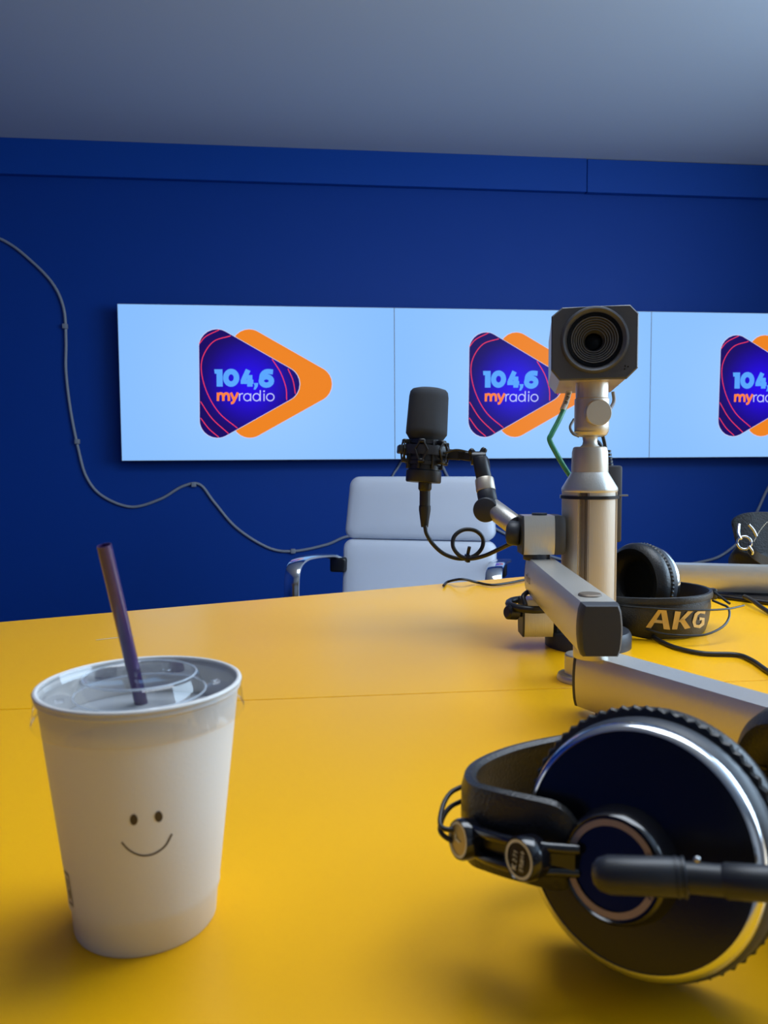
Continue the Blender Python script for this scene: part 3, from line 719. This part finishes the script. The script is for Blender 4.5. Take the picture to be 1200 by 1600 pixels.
b = NB(); tube(b, [m2+V((-.018, -.018, bt-m2.z-.006)), m2+V((-.018, -.010, bt-m2.z+.003)), m2+V((-.005, .004, bt-m2.z+.006)), m2+V((.012, .01, bt-m2.z+.003))], .0028, 10); link('cord_loop', b, 'rubber', blk)

# table mounting bush in front of the pole
bu = atz(903, 1058, TB); 
bs_ = thing('mounting_bush', 'small round silver mounting bush on the table joint below the arm elbow', 'table mount', (bu.x, .702, TB))
Tb = Matrix.Translation((bu.x, .705, TB))
b = NB(); lathe(b, [(.0225, 0), (.0228, .002), (.0215, .0055), (.018, .0065), (0, .0065)], Tb, 48); link('base_disc', b, 'alu', bs_)
b = NB(); lathe(b, [(.0155, .006), (.0155, .024), (.0145, .0252), (0, .0252)], Tb, 40); link('post', b, 'alu', bs_)

# ------------------------------------------------------------------ far arm on the right
f0, f1 = atd(1035, 900, 1.205).xy, atd(1260, 900, 1.155).xy
fa = thing('desk_arm', 'horizontal silver arm lying low over the table at the right behind the headphones', 'microphone arm', (f1.x, f1.y, TB))
b = NB(); armbody(b, f0, f1, TB+.0075, .0425, .034); link('arm_profile', b, 'alu', fa)
fd = (f1-f0).normalized()
b = NB(); armbody(b, f0, f0-fd*.012, TB+.0075, .0425, .034, sc=[(0, 1), (.6, 1.0), (1, .85)]); link('end_cap', b, 'capgrey', fa)
b = NB(); armbody(b, f1, f1+fd*.012, TB+.0075, .0425, .034, sc=[(0, 1), (.6, 1.0), (1, .85)]); link('end_cap', b, 'capgrey', fa)
b = NB(); q = f1-fd*.02; cyl(b, (q.x, q.y, TB), (q.x, q.y, TB+.010), .025); link('table_pivot', b, 'dark', fa)
b = NB(); q = f0+fd*.02; cyl(b, (q.x, q.y, TB), (q.x, q.y, TB+.010), .009); link('bolt_cap', b, 'dark', fa)

# thin black slab (closed tablet) half under the arm
t0, t1 = atz(1095, 932, TB), atz(1235, 951, TB)
td = (t1-t0).normalized(); tn = V((-td.y, td.x, 0)) * (1 if td.x > 0 else -1)
tm = Matrix(((td.x, tn.x, 0, t0.x), (td.y, tn.y, 0, t0.y), (0, 0, 1, TB), (0, 0, 0, 1)))
tab = thing('tablet', 'thin black tablet lying flat half under the silver arm at right', 'tablet', t0)
b = NB(); box(b, 0, .125, .0, .115, .0003, .0062, .0025, 2, tm); link('casing', b, 'black', tab)
b = NB(); box(b, .008, .117, .008, .107, .0061, .0066, 0, 1, tm); link('glass', b, 'gloss', tab)
b = NB(); tube(b, [atz(1163, 932, TB+.0095), atz(1175, 938, TB+.0095), atz(1190, 949, TB+.006), atz(1212, 962, TB+.003), atz(1250, 975, TB+.003)], .0032, 10)
tag(link('black_cable', b, 'rubber'), 'black cable crossing over the thin black tablet at the right edge', 'cable')
# thin cable beyond, at table edge
b = NB(); cp_ = [(693, 915), (700, 909), (722, 905), (745, 910), (768, 914), (795, 911), (822, 906), (850, 905), (900, 908)]
tube(b, [atz(x, y, TB+.004+(.010 if 705 < x < 735 else 0)) for x, y in cp_], .0022, 10)
tag(link('black_cable', b, 'rubber'), 'thin black cable lying along the far table edge left of the silver arm', 'cable')

# ------------------------------------------------------------------ headphones
def earcup(parent, c, n, R=.0475, padoff=V((0, 0, 0)), pk=1.0, chrome='chrome'):
    """c: centre of the outer disc, n: outward direction"""
    F = frame(c, n)
    k = R/.0475
    b = NB(); lathe(b, [(.0438*k, .0002), (.038*k, .0010), (.02*k, .0018), (0, .002)], F, 96, cap=False); link('disc', b, 'disc', parent)
    b = NB(); lathe(b, [(.0437*k, .0), (.0440*k, .0008), (.0452*k, .0005), (.0468*k, -.0014), (.0475*k, -.0040), (.0470*k, -.0068)], F, 96, cap=False); link('chrome_ring', b, chrome, parent)
    b = NB(); lathe(b, [(.0470*k, -.0060), (.0488*k, -.0085), (.0496*k, -.0120), (.0497*k, -.0155), (.0480*k, -.0175), (.02*k, -.0175)], F, 96, cap=False); link('housing', b, 'dark', parent)
    b = NB(); ruf = lambda i, r, z: 1 + (.012*math.cos(i*2*PI/4) if r > .047*k and z > -.0215 else 0)
    k *= pk; FP = F.copy(); FP.translation = F.translation + padoff
    lathe(b, [(.040*k, -.0165), (.0505*k, -.0168), (.0515*k, -.0178), (.0512*k, -.0200), (.0500*k, -.0215), (.0515*k, -.0240), (.0515*k, -.0300), (.0490*k, -.0360), (.0440*k, -.0395), (.0380*k, -.0385), (.0320*k, -.0330), (.0290*k, -.0280), (.0280*k, -.0220), (0, -.0215)], FP, 256, cap=False, rfun=ruf)
    link('ear_pad', b, 'leather', parent)
    return F
hn = V((math.sin(-.76)*math.cos(.27), -math.cos(-.76)*math.cos(.27), math.sin(.27)))
hc1 = V((.127, .279, CH-.153+.0012))
hp = thing('headphones', 'black closed headphones with silver-ringed ear cup lying in the right foreground', 'headphones', (hc1.x+.02, hc1.y+.02, TB))
F1 = earcup(hp, hc1, hn, padoff=V((-.0008, .0008, .0016)), pk=1.012)
# hub with open tan ring
FH = F1.copy(); FH.translation = F1.translation + V((-.0024, .0022, -.0070))
b = NB(); lathe(b, [(.0225, .0012), (.0215, .008), (.0200, .0145), (.0188, .0160), (.0182, .0152), (0, .0152)], FH, 64, cap=False); hub = link('hub', b, 'gloss', hp)
hcen = FH @ V((0, 0, .0157)); hx = (F1.to_3x3() @ V((1, 0, 0))); hy = (F1.to_3x3() @ V((0, 1, 0)))
def locang(px, py):           # angle in hub plane of a sight line
    r = ray(px, py); t = (hcen-CO).dot(hn)/r.dot(hn); p = CO+r*t-hcen; return math.atan2(p.dot(hy), p.dot(hx)), p.length
a0_, _ = locang(1020, 1335); a1_, _ = locang(1025, 1408); am, _ = locang(890, 1370)
def unwrap(a, ref):
    while a < ref: a += 2*PI
    return a
aa, bb, mm_ = a0_, unwrap(a1_, a0_), unwrap(am, a0_)
if mm_ > bb: aa, bb = a1_, unwrap(a0_, a1_)
b = NB(); ribbon(b, [(.0163*math.cos(aa+(bb-aa)*k/50), .0163*math.sin(aa+(bb-aa)*k/50)) for k in range(51)], .0024, lambda x, y: hcen+hx*x+hy*y+hn*.0004, smooth=False, caps='round')
link('open_ring', b, 'tan', hub, smooth=False)
# connector plug lying across the hub to the right
b = NB(); c0 = atd(938, 1366, .262); c1 = atd(1072, 1371, .254); c2 = atd(1130, 1376, .250); c3 = atd(1300, 1388, .236)
fr = frame(c0, c1-c0); Lc = (c1-c0).length
lathe(b, [(0, -.0030), (.003, -.0024), (.0052, -.0005), (.0063, .003), (.0063, Lc-.0015), (.0058, Lc-.0008), (.0058, Lc), (.0050, Lc+.0003)], fr, 32, cap=False)
lathe(b, [(.0050, 0), (.0050, (c2-c1).length)], frame(c1, c2-c1), 32)
lathe(b, [(.0050, 0), (.0056, .001), (.0056, (c3-c2).length*.5), (.0048, (c3-c2).length*.55), (.0046, (c3-c2).length)], frame(c2, c3-c2), 32)
for s in (0, .0022):
    lathe(b, [(.0058, Lc-.0035+s), (.0066, Lc-.0032+s), (.0066, Lc-.0024+s), (.0058, Lc-.0021+s)], fr, 32, cap=False)
link('plug', b, 'mic_body', hp)
b = NB(); p = atd(1089, 1343, .2485); bmesh.ops.create_uvsphere(b, u_segments=12, v_segments=8, radius=.0011, matrix=Matrix.Translation(p)); link('pin', b, 'steel', hp)
# bars from hub to the two medallions
def medallion(px, py, d, az_, rad, name):
    c = atd(px, py, d); nn = V((math.sin(az_), -math.cos(az_), .12)).normalized(); Fm = frame(c, nn)
    b = NB(); lathe(b, [(rad*.95, -.010), (rad*1.08, -.008), (rad*1.10, -.001), (rad*1.02, .0003), (rad*.98, -.0003), (0, -.0003)], Fm, 48); h = link(name, b, 'gloss', hp)
    b = NB(); ribbon(b, ell(0, 0, rad*.88, rad*.88, n=40), rad*.14, lambda x, y: Fm @ V((x, y, .0002)), closed=True); link('rim_ring', b, 'print_lt', h, smooth=False)
    return c, Fm, h
m1c, Fm1, m1 = medallion(811, 1343, .2955, math.radians(-62), .0077, 'size_medallion')
m2c, Fm2, m2_ = medallion(716, 1312, .322, math.radians(-72), .0076, 'side_medallion')
b = NB(); flat(b, ell(0, 0, .0063, .0063, n=32), lambda x, y: Fm2 @ V((x, y, -.0001))); link('brass_face', b, 'brass', m2_, smooth=False)
def txtf(Fm, ang, s):
    ca, sa = math.cos(ang), math.sin(ang)
    return lambda x, y: Fm @ V(((x*ca-y*sa)*s, (x*sa+y*ca)*s, .0003))
# frame local x is world up, local y is horizontal
b = NB(); g = txtf(Fm2, PI*.5, .001)
ribbon(b, [(-1.6, -1.3), (-1.6, .4), (2.0, .4)][1:], .9, g, smooth=False); ribbon(b, [(2.0, .85), (2.0, -1.3)], .9, g, smooth=False); link('letter', b, 'print_lt', m2_, smooth=False)
b = NB(); g = txtf(Fm1, 0, .001)
def strokes(sl, ox, oy, k, wd):
    for s in sl: ribbon(b, [(ox+x*k, oy+y*k) for x, y in s], wd, g, smooth=False)
GL = {'K': [[(0, 0), (0, 1)], [(.6, 1), (.05, .5)], [(.1, .55), (.65, 0)]], '2': [[(0, .8), (.2, 1), (.5, .9), (.5, .7), (0, 0), (.6, 0)]], '7': [[(0, 1), (.6, 1), (.2, 0)]],
      '1': [[(0, .8), (.25, 1), (.25, 0)]], 'S': [[(.55, .9), (.2, 1), (0, .75), (.5, .35), (.4, 0), (0, .1)]], 'T': [[(0, 1), (.6, 1)], [(.3, 1), (.3, 0)]], 'U': [[(0, 1), (0, .2), (.25, 0), (.5, .2), (.5, 1)]],
      'D': [[(0, 0), (0, 1), (.4, .8), (.5, .5), (.4, .2), (0, 0)]], 'I': [[(.2, 0), (.2, 1)]], 'O': [[(.25, 0), (0, .5), (.25, 1), (.5, .5), (.25, 0)]]}
x = -4.3
for c_ in 'K': strokes(GL[c_], x, 1.0, 2.2, .65)
x = -1.7
for c_ in '271': strokes(GL[c_], x, 1.0, 1.9, .38); x += 1.75
x = -3.9
for c_ in 'STUDIO': strokes(GL[c_], x, -2.6, 1.7, .38); x += 1.35
link('lettering', b, 'print_lt', m1, smooth=False)
hubl = hcen - hn*.004
for dz in (.0052, -.0052):
    b = NB(); h = V((0, 0, dz)); hb = V((0, 0, dz*.9))
    q1_ = m1c - (Fm1.to_3x3() @ V((0, 0, 1)))*.005; q2_ = m2c - (Fm2.to_3x3() @ V((0, 0, 1)))*.005
    dirl = (q1_-hubl)
    pts = [hubl-hn*.003+dirl*.46+hb, hubl-hn*.001+dirl*.7+hb, q1_+h+V((0, -.0005, 0)), q1_.lerp(q2_, .5)+h+V((-.002, -.001, 0)), q2_+h*.9]
    tube(b, pts, .0021, 10, 10); link('slider_bar', b, 'gloss', hp)
b = NB(); pa = hubl-hn*.004+(m1c-hubl)*.46; 
q1_ = m1c - (Fm1.to_3x3() @ V((0, 0, 1)))*.008; q2_ = m2c-(Fm2.to_3x3() @ V((0, 0, 1)))*.007
P = spline([pa, (pa+q1_)/2, q1_, q1_.lerp(q2_, .5)+V((-.001, -.0003, 0)), q2_], 10)
tube(b, P, 0, prof=[(-.0012, -.0055), (.0012, -.0055), (.0012, .0055), (-.0012, .0055)], smooth=False); link('slider_plate', b, 'black', hp)
# soft leather strap
pth = [(.1125, .2845), (.104, .2880), (.0945, .2935), (.084, .3010), (.0765, .3090), (.0715, .318), (.0728, .333), (.082, .348), (.100, .361), (.122, .3685), (.15, .3725), (.18, .370), (.205, .358), (.222, .340)]
P2 = spline([V((x, y, 0)) for x, y in pth], 8); nP = len(P2)
zlo, zhi = TB+.0365, TB+.0735
b = NB(); rings = []
for i, p in enumerate(P2):
    t = (P2[min(i+1, nP-1)]-P2[max(i-1, 0)]).normalized(); s = V((t.y, -t.x, 0))   # inner side to the right
    e = min(i, nP-1-i)/14; tp = 1-(max(0, 1-e))**2.2; hh2 = (zhi-zlo)/2*max(.45, tp); zc2 = (zlo+zhi)/2+.002*math.sin(i*.08)
    pr_ = [(-.0015, -hh2*.96), (.0015, -hh2), (.0038, -hh2*.93), (.0036, -hh2*.75), (.0024, -hh2*.6), (.0024, hh2*.6), (.0036, hh2*.75), (.0038, hh2*.93), (.0015, hh2), (-.0015, hh2*.96), (-.0028, hh2*.7), (-.0030, 0), (-.0028, -hh2*.7)]
    rings.append([b.verts.new(V((p.x, p.y, zc2+zz))+s*u_) for u_, zz in pr_])
for a_, c_ in zip(rings, rings[1:]):
    for k in range(13): b.faces.new([a_[k], a_[(k+1) % 13], c_[(k+1) % 13], c_[k]])
b.faces.new(rings[0]); b.faces.new(rings[-1]); link('head_strap', b, 'leather', hp)
for z in (.0035, -.0075):
    b = NB(); q = q2_
    w0 = atd(693, 1298+(-1000*z), .328); w1 = atd(690, 1272-1500*z, .338); w2 = atd(704, 1246-2000*z, .350); w3 = atd(735, 1228-2000*z, .362)
    pts = [q+V((.002, .002, z)), w0, w1, w2, w3, V((.095, .374, w3.z)), V((.12, .3805, w3.z)), V((.16, .384, w3.z)), V((.2, .376, q.z+z)), V((.228, .355, q.z+z)), V((.246, .335, q.z+z))]
    tube(b, pts, .0011, 10, 10); link('headband_wire', b, 'rubber', hp)
hn2 = V((.97, .05, .1)).normalized()
earcup(hp, V((.2545, .312, TB+.0535)), hn2)
b = NB(); tube(b, [V((.250, .335, TB+.056)), V((.262, .33, TB+.056)), V((.262, .312, TB+.055))], .004, 10); link('yoke', b, 'gloss', hp)

# ---- second pair, lying on its side beyond the pole
hq = thing('headphones', 'black headphones with gold lettered headband lying on the table right of the pole', 'headphones', (.43, .93, TB))
hpc = V((.426, .925)); rx, ry = .080, .084
def bandpt(a): return V((hpc.x+rx*math.cos(a), hpc.y+ry*math.sin(a), 0))
b = NB(); rings = []; NB_ = 72; A0, A1 = math.radians(-172), math.radians(150)
def bandsec(a):
    # widest at the crown (front right), narrowing towards the ends
    k = math.cos((a-math.radians(-62))/2)**2
    hi = .046+.006*k; lo = .0235-.0225*min(1, k*1.2)
    return lo, hi
for i in range(NB_+1):
    a = A0+(A1-A0)*i/NB_; p = bandpt(a); lo, hi = bandsec(a); o = V((math.cos(a), math.sin(a), 0))
    f = lambda t: lo+(hi-lo)*t
    bul = .0035
    prf = [(-.003, f(0)), (0, f(-.0)), (.0012, f(.06)), (.0025, f(.3)), (.0018, f(.6)), (-.0005, f(.80)), (-.0008, f(.825)), (.0022, f(.84)), (.0026, f(.92)), (.0018, f(.985)), (0, f(1)), (-.002, f(.985)), (-.0045, f(.5))]
    ins = lambda t: -.007*(1-t)*max(0, math.cos((a-math.radians(-62))/2))**2   # lower edge tucks under
    rings.append([b.verts.new(p+o*(u_+ins(min(1, (zz-lo)/(hi-lo)*1.3 if hi > lo else 1)))+V((0, 0, TB+max(.0006, zz)))) for u_, zz in prf])
for a_, c_ in zip(rings, rings[1:]):
    for k in range(13): b.faces.new([a_[k], a_[(k+1) % 13], c_[(k+1) % 13], c_[k]])
b.faces.new(rings[0]); b.faces.new(rings[-1]); hb_ = link('headband', b, 'leather', hq)
# lettering on the band: x runs along the arc, y from 0 at the lower edge to 1
def bandmap(px0, px1, py0, py1):
    def g(x, y):
        sx, sy = px0+(px1-px0)*x, py0+(py1-py0)*y
        return sx, sy
    return g
def onband(px, py):
    r = ray(px, py); best = None
    # intersect with tilted elliptic band surface by marching
    t = 0.6/r.y
    lo_t, hi_t = .80/r.y, 1.0/r.y
    N_ = 160; prev = None
    for k in range(N_+1):
        tt = lo_t+(hi_t-lo_t)*k/N_; p = CO+r*tt
        a = math.atan2((p.y-hpc.y)/ry, (p.x-hpc.x)/rx); l_, h_ = bandsec(a); fr_ = (p.z-TB-l_)/(h_-l_)
        tk = -.007*(1-min(1, max(0, fr_)*1.3))*max(0, math.cos((a-math.radians(-62))/2))**2
        q = bandpt(a); o = V((math.cos(a), math.sin(a)))
        val = (p.xy-q.xy).dot(o) - (tk+.0034)
        if prev is not None and prev > 0 >= val: return p
        prev = val
    return CO+r*(.845/r.y)
b = NB(); ob = lambda x, y: onband(x, y)
def lp(pts): flat(b, pts, ob)
lp([(1009, 980), (1017, 982), (1033, 957), (1029, 952)]); lp([(1029, 952), (1033, 957), (1037, 983), (1047, 984), (1041, 952)]); lp([(1021, 973), (1040, 974.5), (1039, 970), (1023, 968)])
lp([(1050, 983.5), (1058, 983.5), (1064, 956), (1055, 955)]); lp([(1060, 971), (1075, 955), (1084, 954), (1065, 973)]); lp([(1062, 970), (1069, 967), (1079, 981), (1070, 983)])
ribbon(b, [(1102, 957), (1094, 955.5), (1088, 960), (1084.5, 972), (1086, 978), (1093, 979), (1098, 975), (1099, 967), (1093, 967)], 5.2, ob, smooth=False)
link('lettering', b, 'gold', hb_, smooth=False, recalc=False)
cn = V((math.sin(math.radians(62)), math.cos(math.radians(62))*.75, -.05)).normalized()
c2c = V((.452, .950, TB+.0520))
earcup(hq, c2c, cn, .0470)
cn3 = V((-.9, .35, .05)).normalized()
earcup(hq, V((.352, .962, TB+.0535)), cn3, .0460)
b = NB(); tube(b, [V((x, y, TB+z)) for x, y, z in ((.345, .935, .030), (.352, .895, .0385), (.375, .855, .040), (.41, .832, .040), (.45, .828, .0385), (.49, .838, .037), (.523, .858, .0365))], .0012, 8); link('headband_wire', b, 'rubber', hq)
b = NB(); tube(b, [atz(1112, 922, TB+.045), atz(1125, 932, TB+.042), atz(1140, 943, TB+.037)], .0016, 8); link('headband_wire', b, 'rubber', hq)
b = NB(); tube(b, [atz(968, 972, TB+.014), atz(1000, 980, TB+.014), atz(1030, 989, TB+.012), atz(1060, 993, TB+.012), atz(1100, 992, TB+.012), atz(1128, 980, TB+.018), atz(1139, 965, TB+.026), atz(1138, 950, TB+.034), atz(1127, 944, TB+.037), atz(1113, 938, TB+.040)], .0014, 8); link('headband_wire', b, 'rubber', hq)
b = NB(); ee = atz(1112, 928, TB+.041); box(b, ee.x-.006, ee.x+.006, ee.y-.004, ee.y+.006, TB+.034, TB+.048, .002); link('end_piece', b, 'black', hq)
b = NB(); tube(b, [atz(x, y, TB+z) for x, y, z in ((900, 955, .022), (940, 966, .02), (970, 972, .016), (1000, 982, .008), (1030, 1001, .003), (1060, 1013, .0028), (1100, 1021, .0028), (1150, 1023, .0028), (1175, 1032, .0028), (1205, 1052, .0028), (1260, 1080, .0028))], .0026, 10)
tag(link('headphone_cable', b, 'rubber'), 'black headphone cable winding across the yellow table in front of the lettered headband', 'cable')

# ------------------------------------------------------------------ handbag
bag = thing('handbag', 'black leather handbag with silver ring slumped at the right edge of the table', 'bag', atd(1200, 878, 1.36))
hb0 = atd(1205, 850, 1.36); hbz = TB+.0005
b = NB(); t = NB(); bmesh.ops.create_cube(t, size=1); bmesh.ops.subdivide_edges(t, edges=t.edges[:], cuts=15, use_grid_fill=True)
for v in t.verts:
    x, y, z = v.co*2
    k = 1-.18*(z*.5+.5); sq = lambda a, b_: a*math.sqrt(1-b_*b_/2.6)
    X = sq(x, y)*.125*k; Y = sq(y, x)*.055*(1-.45*(z*.5+.5)); Z = (z*.5+.5)*.092
    Z += .006*math.sin(x*5+y*3)*(z*.5+.5) + (.012*(1-abs(x+.2)) if z > .9 else 0)
    X += .004*math.sin(z*6+y*2); Y += .005*math.sin(x*7+z*3)
    Y += .0025*math.sin(x*13+z*5); X += .0012*math.sin(z*9+y*4)
    v.co = V((X, Y, Z))
bo = V((hb0.x+.088, hb0.y+.070, hbz))
for v in t.verts: v.co = v.co+bo
add(b, t); link('body', b, 'bag_leather', bag)
def bp(x, y, d): return atd(x, y, d)
b = NB()
fl = [bp(1148, 830, 1.30), bp(1146, 815, 1.305), bp(1155, 806, 1.31), bp(1172, 801, 1.315), bp(1200, 800, 1.32), bp(1240, 802, 1.32)]
lo_ = [bp(1153, 850, 1.30), bp(1156, 858, 1.295), bp(1166, 864, 1.29), bp(1182, 866, 1.285), bp(1205, 862, 1.285), bp(1240, 858, 1.28)]
fa_, fb_ = spline(fl, 6), spline(lo_, 6)
th = V((0, .006, 0)); g4 = []
for p, q in zip(fa_, fb_): g4.append([b.verts.new(p), b.verts.new(q), b.verts.new(q+th), b.verts.new(p+th)])
for a_, c_ in zip(g4, g4[1:]):
    for k in range(4): b.faces.new([a_[k], a_[(k+1) % 4], c_[(k+1) % 4], c_[k]])
b.faces.new(g4[0]); b.faces.new(g4[-1]); link('flap', b, 'bag_leather', bag)
b = NB(); s_ = [bp(1176, 846, 1.283), bp(1186, 830, 1.283), bp(1198, 815, 1.283), bp(1215, 798, 1.283)]
ST = spline([bp(1178, 846, 1.275), bp(1187, 830, 1.28), bp(1200, 815, 1.285), bp(1222, 803, 1.285)], 14)
for k in range(0, 42, 2): cyl(b, ST[k], ST[k+1], .0006, seg=6)
link('stitching', b, 'print_lt', bag)
b = NB(); tube(b, [bp(1170, 820, 1.282), bp(1177, 828, 1.279), bp(1182, 838, 1.278)], .0022, 8); link('zip_pull', b, 'steel', bag)
b = NB(); rc = bp(1163, 848, 1.262); fr = frame(rc, (CO-rc))
tube(b, [fr @ V((.0105*math.cos(a*2*PI/24), .0105*math.sin(a*2*PI/24), 0)) for a in range(25)], .0019, 10, smooth=False); link('ring', b, 'chrome', bag)
b = NB(); tube(b, [bp(1155, 819, 1.275), bp(1154, 832, 1.268), bp(1158, 842, 1.258)], .0022, 10); link('clasp', b, 'chrome', bag)
b = NB(); tube(b, [bp(1170, 853, 1.256), bp(1176, 862, 1.258), bp(1174, 866, 1.262), bp(1167, 857, 1.266)], .0019, 10); link('clasp', b, 'chrome', bag)
b = NB(); P = spline([bp(1168, 855, 1.262), bp(1180, 868, 1.262), bp(1200, 878, 1.27), bp(1230, 884, 1.28)], 8)
tube(b, P, 0, prof=[(-.002, -.008), (.002, -.008), (.002, .008), (-.002, .008)], smooth=False); link('strap', b, 'leather', bag)
b = NB()
for cx_, cy_, rr, d_ in ((1148, 873, .024, 1.345), (1172, 873, .026, 1.325)):
    p = bp(cx_, cy_, d_); p.z = TB+.0135; m_ = Matrix.Translation(p) @ Matrix.Diagonal((1.15, .8, .52, 1)); bmesh.ops.create_uvsphere(b, u_segments=24, v_segments=16, radius=rr, matrix=m_)
link('rolled_strap', b, 'leather', bag)

# ------------------------------------------------------------------ cup
UX, UY = -.0752, .3569
TC = Matrix.Translation((UX, UY, TB))
RB, RT, HC = .0345, .0440, .1075
def conr(z): return RB-.0008 + (RT-RB+.0008)*(z-.016)/(HC-.016)
cup = thing('paper_cup', 'white paper cup with printed smiling face and clear plastic lid', 'cup', (UX, UY, TB))
b = NB(); lathe(b, [(.0295, .003), (.0300, .0002), (.0312, 0), (.0318, .001), (.0328, .0125), (.0338, .0150), (conr(.0175), .0178), (conr(HC), HC), (conr(HC)+.0012, HC+.001), (conr(HC)+.0005, HC+.0025), (conr(HC)-.0012, HC+.001), (.0318, .004), (0, .004)], TC, 96, cap=False)
link('cup_body', b, 'paper', cup)
b = NB(); lathe(b, [(0, .0945), (conr(.0945)-.0016, .0945)], TC, 64, cap=False); link('drink', b, 'milk', cup)
b = NB(); HL = HC+.003
lathe(b, [(.0462, HC-.0105), (.0468, HC-.0095), (.0462, HC-.006), (.0455, HL-.003), (.0459, HL+.0005), (.0450, HL+.0016), (.0432, HL+.0010), (.0418, HL-.0030), (.0400, HL-.0036), (.0300, HL-.0036), (.0285, HL-.0030), (.0262, HL+.0035), (.0245, HL+.0044), (.0225, HL+.0030), (.0030, HL+.0028)], TC, 96, cap=False)
ld = link('lid', b, 'lid', cup)
b = NB()
for r_, z_, m_ in ((.0250, HL+.0045, .00045), (.0292, HL-.0034, .0005)):
    lathe(b, [(r_+m_*math.cos(a*PI/4), z_+m_*math.sin(a*PI/4)) for a in range(9)], TC, 96, cap=False)
link('lid_glint_rings', b, 'lid_glint', ld)  # thin pale rings drawn as the glint around the raised centre
b = NB()
lathe(b, [(.0445+.0012*math.cos(a*PI/4), HL+.0006+.0011*math.sin(a*PI/4)) for a in range(9)], TC, 96, cap=False); link('rim', b, 'paper', cup)
b = NB()
for k in range(6):
    a = PI*k/3+.35; tube(b, [TC @ V((r*math.cos(a+o_), r*math.sin(a+o_), HL-.0032)) for r, o_ in ((.033, -.09), (.0365, -.05), (.033, 0), (.0365, .05), (.033, .09))], .00035, 6)
link('embossing', b, 'lid', ld)
def oncup(px, py):
    r = ray(px, py); t = .30/r.y; 
    for k in range(400):
        tt = (.30+k*.0002)/r.y; p = CO+r*tt; z = p.z-TB
        if math.hypot(p.x-UX, p.y-UY) <= conr(z)+.00025: return p
    return p
b = NB()
for cx_, cy_ in ((209, 1281), (248, 1276)): flat(b, ell(cx_, cy_, 6.2, 8.6, n=24), oncup)
ribbon(b, [(190, 1316), (200, 1327), (214, 1335), (228, 1337), (243, 1333), (258, 1322), (269, 1303)], 2.6, oncup, n=5)
link('smile_print', b, 'print', cup, smooth=False, recalc=False)
b = NB()
def oncyl(a, z): r = conr(z)+.0003; return V((UX+r*math.cos(a), UY+r*math.sin(a), TB+z))
aL = math.atan2(-.055, -.040)-.42
for a0, a1, z0, z1 in ((0, .16, .0185, .0195), (0, .16, .033, .034), (0, .02, .0195, .033), (.14, .16, .0195, .033), (.04, .06, .021, .031), (.08, .12, .022, .026), (.08, .10, .027, .031)):
    vs = [b.verts.new(oncyl(aL+a, z)) for a, z in ((a0, z0), (a1, z0), (a1, z1), (a0, z1))]; b.faces.new(vs)
link('side_print', b, 'print_gr', cup, smooth=False)
s_top = atd(162.5, 852, .352); s_mid = atd(212, 1062, .372); dv = (s_mid-s_top).normalized()
s_bot = s_mid+dv*.018
b = NB(); fr = frame(s_bot, s_top-s_bot); Ls = (s_top-s_bot).length
lathe(b, [(.0027, 0), (.0032, 0), (.0033, Ls), (.0028, Ls), (.0027, 0)], fr, 24, cap=False)
tag(link('drinking_straw', b, 'straw'), 'purple drinking straw leaning left out of the paper cup lid', 'straw')
